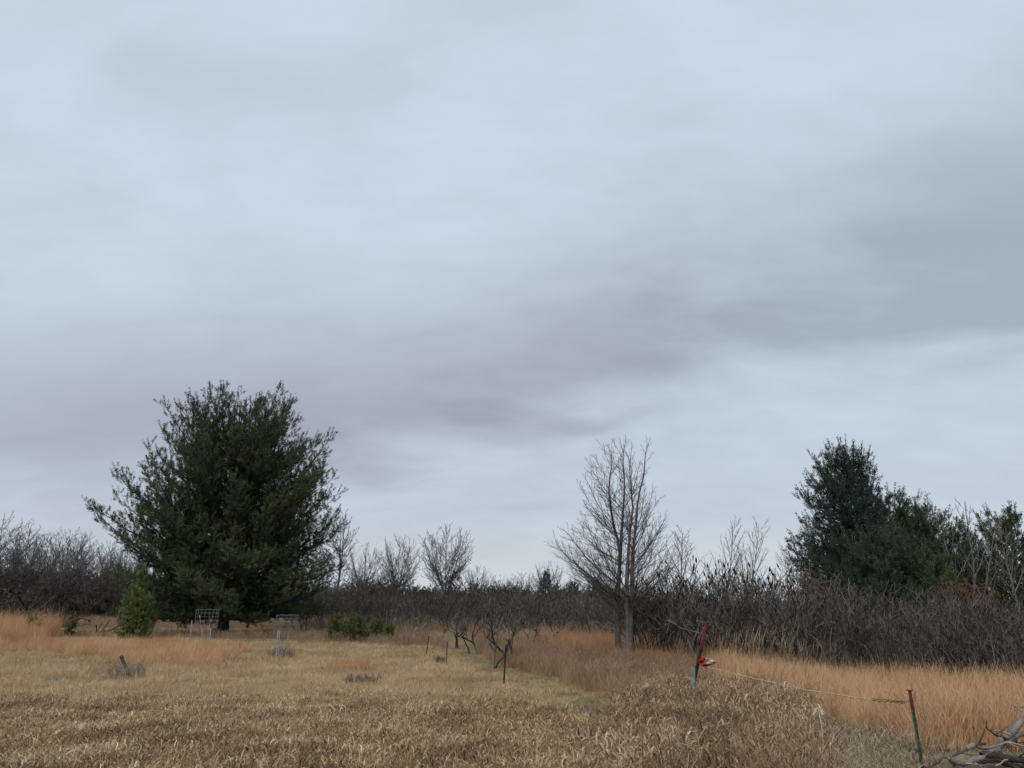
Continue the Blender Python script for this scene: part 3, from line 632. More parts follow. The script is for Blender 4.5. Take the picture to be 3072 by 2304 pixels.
def build_pines():
    g = on_ground(655, 1905); Y = g[1]; g = gpt(668, Y); H = height_to(668, 1185, Y); u = Y / F
    env = [(0.0, 140 * u), (0.06, 235 * u), (0.15, 295 * u), (0.30, 305 * u), (0.42, 300 * u), (0.55, 304 * u), (0.66, 300 * u), (0.76, 252 * u), (0.86, 212 * u), (0.93, 186 * u), (0.985, 150 * u), (1.01, 60 * u)]
    def sil(az, h):
        return 1.0 + 0.06 * math.sin(3 * az + 5 * h) + 0.07 * math.sin(7 * az - 13 * h + 1) + 0.07 * math.sin(11 * az + 23 * h)
    m = pine('big_pine', 5, H, env, 330, M['pine'], nl=0.15, nw=0.020, needles=20, h0=0.07, elev=(2, 52), sub=0.30, shl=0.36, shd=0.17, trunk_r=0.021, sil=sil)
    put_pine(m, 'white_pine', 'huge broad dark green pine dominating the left of the field', g)
    # right group
    def rp(px, Y, pytop, wpx, mat, seed, label, shape=0, nbr=110, sc=1.0, **k):
        g = gpt(px, Y); H = height_to(px, pytop, Y); w = wpx * Y / F
        e = [[(0, 0.7 * w), (0.2, w), (0.42, 0.97 * w), (0.56, 0.82 * w), (0.68, 0.68 * w), (0.8, 0.6 * w), (0.9, 0.54 * w), (0.97, 0.4 * w), (1.03, 0.05)],
             [(0, 0.8 * w), (0.25, w), (0.55, 0.95 * w), (0.8, 0.72 * w), (0.94, 0.42 * w), (1.03, 0.05)]][shape]
        mm = pine('pine_%d' % seed, seed, H, e, nbr, mat, sil=lambda a, h: 1 + 0.13 * math.sin(3 * a + 6 * h + seed) + 0.08 * math.sin(8 * a - 11 * h), **k)
        put_pine(mm, 'pine', label, g, group='pines behind the thicket')
    kk = dict(nl=0.15, nw=0.020, needles=18, elev=(4, 46), sub=0.30, shl=0.38, h0=0.10, shd=0.17)
    rp(2590, 41, 1352, 175, M['pine_blue'], 21, 'tall blue green pine rising highest behind the right thicket', 0, 300, **kk)
    rp(2730, 43, 1490, 150, M['pine_green'], 22, 'medium pine against the right side of the tallest right pine', 0, 200, **kk)
    rp(2700, 37, 1600, 180, M['pine_green'], 23, 'low spreading pine in front of the tallest right pine', 1, 190, **kk)
    rp(2815, 44, 1530, 150, M['pine_green'], 24, 'round topped dark pine left of the pale bare tree', 1, 220, **kk)
    rp(2935, 46, 1600, 110, M['pine_blue'], 25, 'thin dark pine standing behind the pale bare tree', 1, 85, **kk)
    rp(3085, 40, 1540, 130, M['pine_green'], 26, 'dark pine cut off by the right edge of the view', 0, 140, **kk)
    rp(2830, 36, 1705, 85, M['pine_mid'], 27, 'small yellow green pine poking out of the right thicket', 1, 70, **kk)
    # far evergreens behind the centre thicket
    for i, (px, Y, top, w, lab) in enumerate([(1640, 95, 1722, 42, 'dark conical evergreen with bare tree rising behind it, centre distance'),
                                              (1722, 100, 1752, 34, 'small dark evergreen between two larger ones in the centre distance'),
                                              (1792, 90, 1742, 40, 'dark evergreen just left of the twin trunked tree'),
                                              (1172, 110, 1768, 18, 'tiny dark evergreen below the bare trees at left centre')]):
        g = gpt(px, Y); H = height_to(px, top, Y); w = w * Y / F
        mm = pine('far_pine_%d' % i, 40 + i, H, [(0, w), (0.3, w), (0.6, 0.75 * w), (0.85, 0.4 * w), (1.02, 0.05)], 60, M['pine_blue'], nl=0.22, nw=0.05, needles=8, elev=(5, 45), sub=0.5, shl=0.5, h0=0.08)
        put_pine(mm, 'evergreen', lab, g, group='far evergreens')
    # young pines in the grass
    def young(px, pybase, pytop, wpx, seed, label, nbr=70, dense=1.0, prof=0):
        g = on_ground(px, pybase); Y = g[1]; g = gpt(px, Y); H = height_to(px, pytop, Y); w = wpx * Y / F
        e = [[(0, 0.75 * w), (0.1, 0.95 * w), (0.45, w), (0.62, 0.74 * w), (0.74, 0.42 * w), (0.79, 0.14 * w), (1.02, 0.02)], [(0, 0.8 * w), (0.3, w), (0.7, 0.75 * w), (1.02, 0.15 * w)]][prof]
        mm = pine('young_%d' % seed, seed, H, e, nbr, M['pine_young' if prof == 0 else 'pine_mid'], nl=0.12, nw=0.016, needles=20, h0=0.03, elev=(12, 62), sub=0.22 / dense, shl=0.26, trunk_r=0.014)
        put_pine(mm, 'young_pine', label, g, group='young pines in the grass')
    young(402, 1922, 1718, 43, 31, 'bright green young pine left of the huge pine', 95)
    young(1062, 1926, 1858, 38, 32, 'bushy low pine, widest of the young pines right of the huge pine', 40, prof=1)
    young(1008, 1922, 1856, 18, 33, 'slim young pine at the left of the low pine cluster', 22, prof=1)
    young(1128, 1920, 1868, 20, 34, 'small sparse young pine second from right in the low cluster', 18, prof=1)
    young(1168, 1922, 1888, 11, 35, 'tiny young pine at the right end of the low cluster', 12, prof=1)
    young(90, 1925, 1862, 14, 36, 'tiny green pine in the tall orange grass at the left edge', 14, prof=1)
    young(203, 1912, 1850, 11, 37, 'small pale green pine beside the fallen branches at left', 7, prof=1)
build_pines()

# ------------------------------------------------------------------ bare trees
def build_trees():
    # twin trunked tree
    g0 = on_ground(1866, 1992); Y = g0[1]; g = gpt(1866, Y); H = height_to(1930, 1300, Y)
    lead = []
    for line, dy in (([(735, 1530), (730, 1150), (745, 850), (700, 640), (678, 450), (695, 300), (690, 200)], -0.3), ([(737, 1530), (734, 1150), (750, 850), (765, 600), (775, 420), (765, 250), (780, 160)], 0.35),
                     ([(800, 1530), (788, 1100), (795, 900), (805, 760), (825, 560), (808, 350), (820, 170)], 0.3), ([(805, 1530), (818, 1150), (825, 900), (842, 700), (862, 500), (895, 360), (905, 230), (930, 150)], -0.25)):
        n_ = len(line); lead.append([at(1500 + q[0] * 0.4822, 1250 + q[1] * 0.4822, Y + dy * max(0, (i - 1) / (n_ - 1))) - g for i, q in enumerate(line)])
    w = Y / F * 1.06
    env = [(0.20, 30 * w), (0.30, 80 * w), (0.37, 140 * w), (0.44, 178 * w), (0.50, 182 * w), (0.56, 160 * w), (0.63, 128 * w), (0.75, 105 * w), (0.85, 80 * w), (0.93, 52 * w), (1.0, 14 * w)]
    put_tree(env_tree('twin_tree', 3, H, lead, env, 140, (22, 60), M['bark'], 0.125, 0.0052, (0.17, 0.36, 4), h0=0.17), 'bare_tree', 'tall bare tree with twin trunks standing right of centre', 'tree', g, 0.0)
    vase = [dict(n=13, t0=0.08, t1=0.72, a=27, asd=7, len=0.9, seg=8, w=0.03, trop=0.03, thick=0.0125, fl='flat', limb=True),
            dict(n=10, t0=0.22, a=28, asd=8, len=0.42, seg=6, w=0.04, trop=0.05),
            dict(n=6, t0=0.2, a=28, asd=9, len=0.42, seg=4, w=0.05, trop=0.05)]
    roundt = [dict(n=14, t0=0.12, t1=0.8, a=42, asd=10, len=0.85, seg=8, w=0.05, trop=0.025, thick=0.0125, fl='flat', limb=True),
              dict(n=10, t0=0.2, a=34, asd=10, len=0.45, seg=6, w=0.06, trop=0.03),
              dict(n=6, t0=0.2, a=34, asd=10, len=0.42, seg=4, w=0.07, trop=0.03)]
    one = [(0, 0, 0.02, 0.0, 1.0)]
    def E(seed, n, spread, fork, env, nl, lean=0.0, rb=0.2, el=(30, 62)):
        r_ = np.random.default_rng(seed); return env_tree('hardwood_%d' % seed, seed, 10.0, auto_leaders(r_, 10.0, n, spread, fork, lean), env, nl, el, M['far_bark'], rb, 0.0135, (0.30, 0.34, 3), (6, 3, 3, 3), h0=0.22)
    fan = [(0.34, 1.6), (0.5, 2.7), (0.65, 3.2), (0.8, 2.9), (0.92, 2.0), (1.0, 0.8)]
    slim = [(0.3, 0.9), (0.5, 1.5), (0.7, 1.9), (0.85, 1.6), (0.95, 1.0), (1.0, 0.4)]
    dome = [(0.22, 1.8), (0.4, 3.3), (0.58, 3.9), (0.75, 3.5), (0.9, 2.2), (1.0, 0.8)]
    T = [E(51, 6, 2.6, 0.22, fan, 80), E(52, 3, 1.4, 0.35, slim, 60, 0.03), E(53, 5, 2.8, 0.25, dome, 90), E(54, 6, 3.0, 0.18, dome, 90, 0.0, 0.2, (20, 55)), E(55, 3, 1.3, 0.4, slim, 60, 0.09)]
    def far(px, Y, top, k, rz, label, sx=1.0, group='far bare trees', k2=1.0):
        g = gpt(px, Y); s = height_to(px, top, Y) / 10.0
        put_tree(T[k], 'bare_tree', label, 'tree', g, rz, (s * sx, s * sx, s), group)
    far(1000, 120, 1525, 4, 0.3, 'tall slender bare tree just right of the huge pine', 1.15)
    far(1088, 125, 1622, 3, 1.0, 'spreading round bare tree, second right of the huge pine', 0.95)
    far(1190, 130, 1600, 0, 2.0, 'bare tree with several steep trunks, left of the broadest far tree', 0.95)
    far(1335, 128, 1568, 0, 0.2, 'broadest far bare tree with fan of limbs at left centre', 1.05)
    far(1430, 150, 1690, 2, 0.6, 'small hazy bare tree at the right foot of the broadest far tree', 1.1)
    far(1500, 170, 1722, 3, 1.6, 'low round bare tree behind the path end', 1.3)
    far(1565, 165, 1712, 2, 2.9, 'low bare tree behind the highest sumac heads', 1.3)
    far(1648, 110, 1678, 3, 0.9, 'gnarled bare tree rising over the dark conical evergreen', 1.0)
    far(1700, 150, 1745, 2, 0.1, 'faint bare tree between the centre evergreens', 1.2)
    # left wood
    lw = [(-40, 100, 1530, 2), (40, 96, 1565, 4), (95, 104, 1590, 2), (175, 150, 1580, 0), (215, 155, 1590, 1), (135, 125, 1640, 3), (255, 135, 1625, 0), (300, 140, 1615, 1), (330, 138, 1630, 4), (360, 150, 1625, 0), (20, 125, 1600, 3), (-120, 105, 1560, 2), (-220, 110, 1590, 3), (280, 105, 1690, 3), (210, 110, 1680, 2), (400, 130, 1640, 1), (70, 110, 1640, 3), (340, 110, 1700, 2), (450, 140, 1660, 3), (930, 110, 1690, 3), (985, 95, 1740, 2), (880, 130, 1680, 0), (1060, 100, 1750, 3), (950, 150, 1650, 1)]
    for i, (px, Y, top, k) in enumerate(lw):
        lab = 'bare grey brown tree of the wood along the left horizon' if px < 700 else 'bare tree partly hidden behind the right flank of the huge pine'
        far(px, Y, top, k, i * 1.7, lab, 1.15, 'wood on the left horizon' if px < 700 else 'trees behind the huge pine')
    # pale saplings right of the twin tree
    sap = [dict(n=20, t0=0.35, a=30, asd=6, len=0.40, seg=5, w=0.04, trop=0.06), dict(n=7, t0=0.2, a=32, asd=8, len=0.4, seg=3, w=0.06, trop=0.06)]
    Sm = [bare_tree('sapling_%d' % s, s, 6, one, sap, 0.007, M['sapling'], 0.009, 'vase', (6, 3, 3)) for s in (61, 62, 63)]
    def sapl(px, Y, top, k, label, mesh=None, rz=0.0, sx=1.0, grp='pale saplings among the sumac'):
        g = gpt(px, Y); s = height_to(px, top, Y) / 6.0
        put_tree((mesh or Sm)[k], 'sapling', label, 'tree', g, rz, (s * sx, s * sx, s), grp)
    sapl(2050, 31, 1560, 2, 'bare sapling at the right shoulder of the twin trunked tree', None, 0.4, 1.4)
    sapl(2168, 33, 1545, 0, 'slim pale sapling, left of the tall pair above the sumac', None, 0.4)
    sapl(2228, 34, 1542, 1, 'slim pale sapling, right of the tall pair above the sumac', None, 1.9)
    sapl(2268, 36, 1615, 2, 'short pale sapling just right of the tall sapling pair', None, 0.9)
    sapl(2375, 40, 1618, 0, 'faint sapling touching the left side of the tallest right pine', None, 2.2)
    bir = [dict(n=13, t0=0.3, a=30, asd=6, len=0.42, seg=6, w=0.05, trop=0.09, thick=0.012), dict(n=4, t0=0.3, a=28, asd=8, len=0.45, seg=4, w=0.06, trop=0.09)]
    Bm = [bare_tree('pale_tree', 71, 6, [(0, 0, -0.08, 0, 1.0), (0.1, 0, 0.1, 0, 0.97), (0.05, 0.1, 0.28, 0, 0.8)], bir, 0.008, M['sapling'], 0.009, 'vase', (6, 4, 3))]
    sapl(2925, 38, 1470, 0, 'pale bare tree with upswept limbs between the right pines', Bm, 0.0, 1.1)
    sapl(2785, 52, 1590, 1, 'bare treetop peeking over the round topped pine', None, 0.2, 1.2)
    sapl(3010, 48, 1560, 2, 'thin bare tree between pale tree and right edge pine', None, 1.2, 1.1)
    sapl(3062, 37, 1520, 0, 'bare sapling at the very right edge', None, 2.1, 1.1)
build_trees()

# ------------------------------------------------------------------ sumac
def sumac_mesh(seed, H=2.7, nst=3, spread=0.35, levels=4, rbase=0.028, heads=0.22, fine=1.0, lean=0.22, k=2.3):
    rng = np.random.default_rng(seed); mb, sh = MB(), MB()
    a = rng.uniform(0, 6.283, nst); rr = spread * np.sqrt(rng.uniform(0.1, 1, nst))
    P = np.stack([rr * np.cos(a), rr * np.sin(a), np.full(nst, -0.08)], 1)
    D = nrm(np.concatenate([P[:, :2] * lean / max(spread, 0.05) + rng.normal(0, 0.12, (nst, 2)), np.ones((nst, 1))], 1))
    tot = sum(0.72 ** i for i in range(levels + 1))
    L = np.full(nst, H * 1.12 / tot) * rng.uniform(0.8, 1.25, nst); R = np.full(nst, rbase) * rng.uniform(0.7, 1.2, nst)
    for lv in range(levels + 1):
        R1 = np.maximum(R * 0.72, 0.0058)
        pts, dirs, rad = grow(rng, P, D, L, R, R1, 6, 0.15, 0.055)
        mb.tube_batch(pts, rad, 5 if lv < 2 else 4 if lv < 3 else 3, rng.uniform(0, 1, len(pts)), cap=False)
        if lv == levels: break
        cnt = np.where(rng.uniform(0, 1, len(pts)) < (k - 2), 3, 2)
        par, t, p, d, r = spawn(rng, pts, dirs, rad, cnt, 0.55, 1.0, 34, 10)
        d = nrm(d + 0.2 * UP)
        P, D, L, R = p, d, L[par] * 0.72 * rng.uniform(0.65, 1.3, len(par)), np.maximum(r * 0.8, 0.0066)
    tips, td = pts[:, -1], dirs[:, -1]
    sel = (rng.uniform(0, 1, len(tips)) < heads) & (tips[:, 2] > H * 0.62)
    p, d = tips[sel], nrm(td[sel] + 0.7 * UP); n = len(p)
    if n == 0: p, d, n = tips[:1], UP[None], 1
    l = rng.uniform(0.09, 0.16, n); s = np.array([0, 0.25, 0.6, 1.0])
    sp = p[:, None] + d[:, None] * (l[:, None] * s[None])[..., None]
    sh.tube_batch(sp, (l * 0.17)[:, None] * np.array([0.45, 1.0, 0.8, 0.15])[None], 5, rng.uniform(0, 1, n), cap=False)
    f = H / max(mb.top(), sh.top()); mb.scale(f); sh.scale(f)
    return mb.mesh('sumac_stems', M['sumac']), sh.mesh('sumac_seed_heads', M['seed'])
def put_sumac(me, label, loc, rz, sc, group):
    o = thing('sumac_shrub', label, 'shrub', loc, rz, sc, group)
    obj('stems', me[0], o); obj('seed_heads', me[1], o)['kind'] = 'stuff'
def build_sumac():
    rng = np.random.default_rng(77)
    A = [sumac_mesh(200 + i, 2.7, 5, 0.5, 4, 0.022, 0.16, k=2.45) for i in range(5)]            # thicket shrubs
    B = [sumac_mesh(220 + i, 2.7, 6, 0.65, 5, 0.017, 0.03, k=2.25) for i in range(5)]            # denser, hardly any heads
    C = [sumac_mesh(240 + i, 2.7, 2, 0.12, 5, 0.055, 0.14, lean=0.3) for i in range(4)] # small trees by the path
    # right thicket: rows behind its front edge
    fpx = np.array([1900, 2000, 2200, 2500, 2800, 3072, 3400, 3700]); fpy = np.array([1985, 1992, 2014, 2042, 2074, 2106, 2140, 2165])
    fr = np.array([on_ground(a, b) for a, b in zip(fpx, fpy)])
    cnt = 0
    for row in range(8):
        s = np.concatenate([[0], np.cumsum(np.linalg.norm(np.diff(fr[:, :2], axis=0), axis=1))]); tot = s[-1]
        m = int(tot / (0.95 + 0.04 * row)); off = rng.uniform(0, 0.5)
        for i in range(m):
            q = (i + off + rng.uniform(-0.3, 0.3)) / m * tot
            x = np.interp(q, s, fr[:, 0]); y = np.interp(q, s, fr[:, 1]) + 0.3 + row * 1.05 + rng.uniform(-0.35, 0.35); x += row * 0.35
            z = float(ground(x, y)); px, py = project(x, y, z)
            if px > 3260 or cnt > 178: continue
            h = np.interp(px, [1900, 2050, 2350, 2480, 2700, 3072], [1.05, 1.36, 1.34, 1.06, 0.92, 0.84]) * rng.uniform(0.78, 1.1)
            left = px < 2480
            if (left and row > 4) or (left and row > 2 and rng.uniform() < 0.4): continue
            put_sumac((A if left else B)[rng.integers(5)], 'crooked bare sumac stem cluster with dark seed heads in the right thicket' if left else 'dense grey bare stem cluster of the right thicket below the pines', (x, y, z), rng.uniform(0, 6.28), h, 'sumac of the right thicket, headed' if left else 'grey stems of the right thicket')
            cnt += 1
    # centre thicket
    fpx = np.array([880, 1000, 1150, 1280, 1330, 1420, 1500, 1600, 1750, 1900, 1980]); fpy = np.array([1893, 1893, 1896, 1893, 1886, 1892, 1905, 1912, 1922, 1940, 1955])
    fr = np.array([on_ground(a, b) for a, b in zip(fpx, fpy)])
    c2 = 0
    for row in range(7):
        px_ = np.linspace(890, 1960, 19 if row < 5 else 14) + rng.uniform(-28, 28, 19 if row < 5 else 14)
        for px in px_:
            Y = float(np.interp(px, fpx, fr[:, 1])) + 0.4 + row * 2.3 + rng.uniform(-0.8, 0.8)
            g = gpt(px, Y); h = rng.uniform(0.9, 1.12) * np.interp(px, [880, 1200, 1330, 1560, 1700, 1960], [0.9, 1.0, 1.05, 1.08, 0.95, 1.0])
            put_sumac(A[rng.integers(5)] if rng.uniform() < 0.6 else B[rng.integers(5)], 'dark bare sumac of the low thicket across the centre distance', g, rng.uniform(0, 6.28), h * np.array([1.15, 1.15, 1.0]), 'sumac of the centre thicket')
            c2 += 1
    for px, py, top, k, rz, lab in [
        (1480, 2006, 1775, 0, 0.5, 'forked sumac with stout twisted trunk beside the path, just left of the dark post'),
        (1535, 1990, 1765, 1, 2.0, 'sumac with rounded crown right behind the dark post'),
        (1405, 1962, 1782, 2, 1.2, 'twin stemmed sumac on the right verge of the path'),
        (1442, 1964, 1785, 3, 4.0, 'leaning sumac between twin stemmed and forked sumacs'),
        (1368, 1944, 1788, 1, 3.2, 'slender sumac at the right of the path further back'),
        (1330, 1915, 1790, 2, 5.0, 'sumac standing over the far end of the path'),
        (1232, 1915, 1800, 3, 0.4, 'pale stemmed sumac left of the path end'),
        (1180, 1912, 1805, 0, 2.6, 'sumac leaning over the weeds near the young pines'),
        (1590, 1950, 1790, 2, 0.2, 'sumac standing at the edge of the russet grass'),
        (1640, 1942, 1795, 3, 1.0, 'sumac left of the red grass patch')]:
        g = on_ground(px, py); H = height_to(px, top, g[1]); put_sumac(C[k], lab, g, rz, H / 2.7, 'sumac beside the path')
build_sumac()

# ------------------------------------------------------------------ brush, far undergrowth
def build_brush():
    rng = np.random.default_rng(5)
    one = [(0, 0, 0.1, 0.0, 0.8), (0.2, 0.1, 0.35, 0.1, 1.0), (-0.2, 0, -0.35, 0.1, 0.95), (0, 0.2, 0.0, -0.3, 0.9), (0.1, -0.2, -0.12, 0.35, 1.0), (-0.1, -0.1, 0.2, -0.1, 0.8)]
    lv = [dict(n=12, t0=0.1, a=38, asd=10, len=0.45, seg=4, w=0.1, trop=0.05), dict(n=6, t0=0.2, a=38, asd=10, len=0.5, seg=3, w=0.1, trop=0.03), dict(n=4, t0=0.2, a=40, asd=10, len=0.5, seg=2, w=0.1, trop=0.02)]
    bm = []
    for s in range(4):
        t, b = bare_tree('brush_%d' % s, 300 + s, 3.0, one, lv, 0.011, M['brush'], 0.012, 'round', (4, 3, 3, 3))
        bm.append((t, b))
    # undergrowth of the far wood: a mass nobody could count
    meshes = [b for t, b in bm]
    P, S = [], []
    for i in range(520):
        px = rng.uniform(-500, 1900) if i % 3 else rng.uniform(-400, 480); Y = rng.uniform(88, 150) if px < 900 else rng.uniform(75, 150)
        g = gpt(px, Y); P.append(g); s = rng.uniform(0.9, 1.7) * np.interp(px, [-500, 480, 900, 1900], [1.35, 1.2, 1.0, 0.85]); S.append([s * 1.4, s * 1.4, s])
    scatter('far_undergrowth', 'grey brown leafless undergrowth massed along the far tree line', 'undergrowth', meshes, np.array(P), rng.uniform(0, 6.28, len(P)), np.array(S))
    # dark brush at left behind the tall grass
    for i, (px, py, top, lab) in enumerate([(15, 1905, 1760, 'dark leafless bush at the left edge above the orange grass'), (95, 1900, 1775, 'dark leafless bush second from the left edge'),
                                            (170, 1895, 1800, 'low dark tangled bush at the right end of the left brush'), (-60, 1905, 1740, 'dark bush cut off by the left edge')]):
        g = on_ground(px, py); H = height_to(px, top, g[1]); s = H / 3.0
        o = thing('bare_bush', lab, 'bush', g, i * 1.3, (s * 1.3, s * 1.3, s), 'brush at the left edge'); obj('stems', bm[i][0], o); obj('twigs', bm[i][1], o)
    # russet leaved bushes on the right
    for i, (px, Y, top, lab) in enumerate([(2895, 31, 1748, 'bush holding russet leaves under the pale bare tree'), (2985, 30, 1765, 'russet leaved bush right of its twin, near the right edge'), (2440, 30, 1735, 'dull russet bush at the left foot of the tallest right pine')]):
        g = gpt(px, Y); H = height_to(px, top, Y); s = H / 3.0
        o = thing('leafy_bush', lab, 'bush', g, i * 2.1, (s * 0.8, s * 0.8, s), 'russet bushes'); obj('stems', bm[i][0], o); obj('twigs', bm[i][1], o)
        mb = MB(); n = 900; p = rng.normal(0, 1, (n, 3)) * np.array([0.55, 0.55, 0.35]) + np.array([0, 0, 2.5])
        d = nrm(rng.normal(0, 1, (n, 3))); e = nrm(np.cross(d, rng.normal(0, 1, (n, 3))))
        v = np.stack([p, p + d * 0.05 + e * 0.02, p + d * 0.1, p + d * 0.05 - e * 0.02], 1)
        mb.add(v.reshape(-1, 3), None, np.arange(n * 4).reshape(-1, 4), np.repeat(rng.uniform(0, 1, n), 4))
        obj('leaves', mb.mesh('russet_leaves', M['redleaf']), o)
build_brush()

# ------------------------------------------------------------------ posts, rope, flag, cages, dead wood
def t_post(name, label, base, top, w, mat_low, mat_top, cut, group=None):
    """steel T section post with studs and a differently coloured upper end"""
    base = np.asarray(base, float); top = np.asarray(top, float); base = base - (top - base) / np.linalg.norm(top - base) * 0.1
    o = thing(name, label, 'post', base, 0, 1.0, group); v = top - base; z = v / np.linalg.norm(v)
    x = nrm(np.cross(np.array([0, 1.0, 0]), z)); y = np.cross(z, x)
    def sect(a, b, mat, nm):
        mb = MB()
        prof = np.array([[-w, 0], [w, 0], [w, w * .22], [w * .14, w * .22], [w * .14, w * 1.3], [-w * .14, w * 1.3], [-w * .14, w * .22], [-w, w * .22]])
        ring = lambda t: v * t + prof[:, :1] * x + prof[:, 1:] * y
        mb.add(np.concatenate([ring(a), ring(b)]), [[8, 9, 10], [8, 10, 15], [11, 12, 13], [11, 13, 14]], [[i, (i + 1) % 8, 8 + (i + 1) % 8, 8 + i] for i in range(8)])
        return mb
    lo = sect(0, cut, mat_low, 'shaft')
    ln = np.linalg.norm(v); ns = int(ln * cut / 0.055)
    for i in range(ns):
        c = v * ((i + 0.5) / ns * cut)
        lo.add(c + np.array([[-w * .3, -w * .35, -.008], [w * .3, -w * .35, -.008], [w * .3, -w * .35, .008], [-w * .3, -w * .35, .008], [-w * .3, .0, -.012], [w * .3, .0, -.012], [w * .3, .0, .012], [-w * .3, .0, .012]]), None, [[0, 1, 2, 3], [0, 1, 5, 4], [2, 3, 7, 6], [1, 2, 6, 5], [3, 0, 4, 7]])
    obj('shaft', lo.mesh('post_shaft', mat_low), o)
    obj('tip', sect(cut, 1.0, mat_top, 'tip').mesh('post_tip', mat_top), o)
    return o
def pline(pxs, Y):
    return np.array([at(p[0], p[1], Y + (p[2] if len(p) > 2 else 0.0)) for p in pxs])
def build_posts():
    rng = np.random.default_rng(9)
    YB = float(on_ground(2068, 2160)[1])
    gb = at(2060, 2150, YB)
    t_post('steel_post', 'leaning rusty red post with blackened lower half carrying the flag', gb, at(2119, 1870, YB), 0.031, M['black_steel'], M['rust'], 0.74)
    # ragged black strip stuck to the lower half is the post's own
    g2 = at(2081, 2165, YB - 0.10); mb = MB()
    a, b = g2, at(2079, 2003, YB - 0.10); n = 8
    pts = np.array([a + (b - a) * t for t in np.linspace(0, 1, n)]) ; pts[:, 0] += rng.normal(0, 0.003, n)
    mb.tube_batch(pts[None], np.array([0.046, 0.045, 0.044, 0.043, 0.043, 0.042, 0.041, 0.032])[None], 7)
    tagit(obj('wooden_stake', mb.mesh('wooden_stake', M['stake'])), 'weathered grey wooden stake beside the leaning flagged post', 'stake')
    # flag: crumpled red and white plastic
    def crumple(pix, Yo, mat, nm, parent, seed):
        r = np.random.default_rng(seed); poly = np.array(pix, float); c = poly.mean(0)
        mb = MB(); rings = 5; n = 28
        per = densify(np.concatenate([poly, poly[:1]]), n + 1)[:-1] if poly.shape[1] == 3 else None
        t = np.linspace(0, len(poly), n, endpoint=False); i = t.astype(int); u = (t - i)[:, None]
        per = poly[i] * (1 - u) + poly[(i + 1) % len(poly)] * u
        V = []
        for k in range(rings + 1):
            f = k / rings
            for q in per:
                p2 = c + (q - c) * f
                V.append(at(p2[0], p2[1], Yo + 0.05 * math.sin(p2[0] * 0.21 + seed) + 0.035 * math.sin(p2[1] * 0.33 + p2[0] * 0.11) + 0.012 * r.normal()))
        idx = np.arange((rings + 1) * n).reshape(rings + 1, n)
        qd = np.stack([idx[:-1], np.roll(idx[:-1], -1, 1), np.roll(idx[1:], -1, 1), idx[1:]], -1).reshape(-1, 4)
        mb.add(np.array(V), None, qd, r.uniform(0, 1, len(V)))
        o = obj(nm, mb.mesh(nm, mat), parent)
        sd_ = o.modifiers.new('thickness', 'SOLIDIFY'); sd_.thickness = 0.004
        return o
    fl = thing('warning_flag', 'crumpled red and white plastic flag tied to the leaning post', 'flag', (0, 0, 0))
    crumple([(2094, 1984), (2100, 1976), (2108, 1978), (2116, 1987), (2118, 1996), (2104, 1993), (2096, 1990)], YB - 0.10, M['red_cloth'], 'red_fold', fl, 2)
    crumple([(2106, 1971), (2112, 1969), (2118, 1973), (2114, 1982), (2107, 1980)], YB - 0.02, M['red_cloth'], 'red_corner', fl, 7)
    crumple([(2110, 1976), (2124, 1974), (2136, 1979), (2146, 1983), (2149, 1990), (2134, 1993), (2118, 1996), (2112, 1988)], YB - 0.05, M['white_cloth'], 'white_panel', fl, 3)
    crumple([(2104, 1992), (2120, 1993), (2136, 1989), (2140, 1982), (2147, 1986), (2139, 1994), (2118, 2000), (2108, 1999)], YB - 0.09, M['red_cloth'], 'red_hem', fl, 5)
    # green post at lower right
    YG = float(on_ground(2768, 2304)[1]) - 0.25
    b = gpt(2770, YG); tp = at(2729, 2071, YG)
    o = t_post('steel_post', 'dark green steel post with red brown top near the dead branches', b, tp, 0.017, M['green_steel'], M['rust'], 0.78)
    mb = MB(); q = at(2729, 2071, YG) - np.array(o.location); mb.box(q + [0.0, 0, -0.004], q + [0.0, 0, 0.006], 0.06, 0.03); obj('cap', mb.mesh('post_cap', M['rust']), o)
    # rope
    A = at(2112, 1999, YB); Bq = at(2735, 2104, YG); n = 40; t = np.linspace(0, 1, n)
    R = A[None] * (1 - t[:, None]) + Bq[None] * t[:, None]
    # sag so that it follows the photo
    pxr = [2112, 2200, 2400, 2600, 2712, 2735]; pyr = [1999, 2021, 2066, 2098, 2106, 2104]
    for i in range(n):
        px, py = project(*R[i]); tgt = np.interp(px, pxr, pyr); R[i] = at(px, tgt, R[i][1])
    R[:, 2] += rng.normal(0, 0.003, n)
    rp = thing('fence_rope', 'pale sagging rope strung from the flagged post to the green post', 'rope', R[0])
    mb = MB(); mb.tube(R[:37] - R[0], 0.006, 5); obj('cord', mb.mesh('rope_cord', M['rope']), rp)
    mb = MB()
    for ph in (0, math.pi):
        s = np.linspace(0, 1, 26); base = R[34][None] * (1 - s[:, None]) + R[38][None] * s[:, None]
        base[:, 2] += 0.012 * np.sin(s * 18 + ph); base[:, 1] += 0.012 * np.cos(s * 18 + ph)
        mb.tube(base - R[0], 0.006, 5)
    obj('twisted_wire', mb.mesh('twisted_wire', M['hook']), rp)
    mb = MB(); mb.tube(R[37:] - R[0], 0.0025, 4); obj('thin_wire', mb.mesh('thin_wire', M['hook']), rp)
    # posts along the path
    for px, py, tx, ty, w, lab in [(1511, 2056, 1518, 1932, 0.024, 'dark steel post at the near end of the path, in front of the sumacs'), (1339, 1993, 1342, 1925, 0.018, 'thin straight post beside the dark weeds on the path edge'), (1279, 1960, 1287, 1908, 0.02, 'small leaning post farthest along the path')]:
        g = on_ground(px, py + 3); t_post('steel_post', lab, g, at(tx, ty, g[1]), w, M['black_steel'], M['black_steel'], 0.9, 'posts along the path')
build_posts()

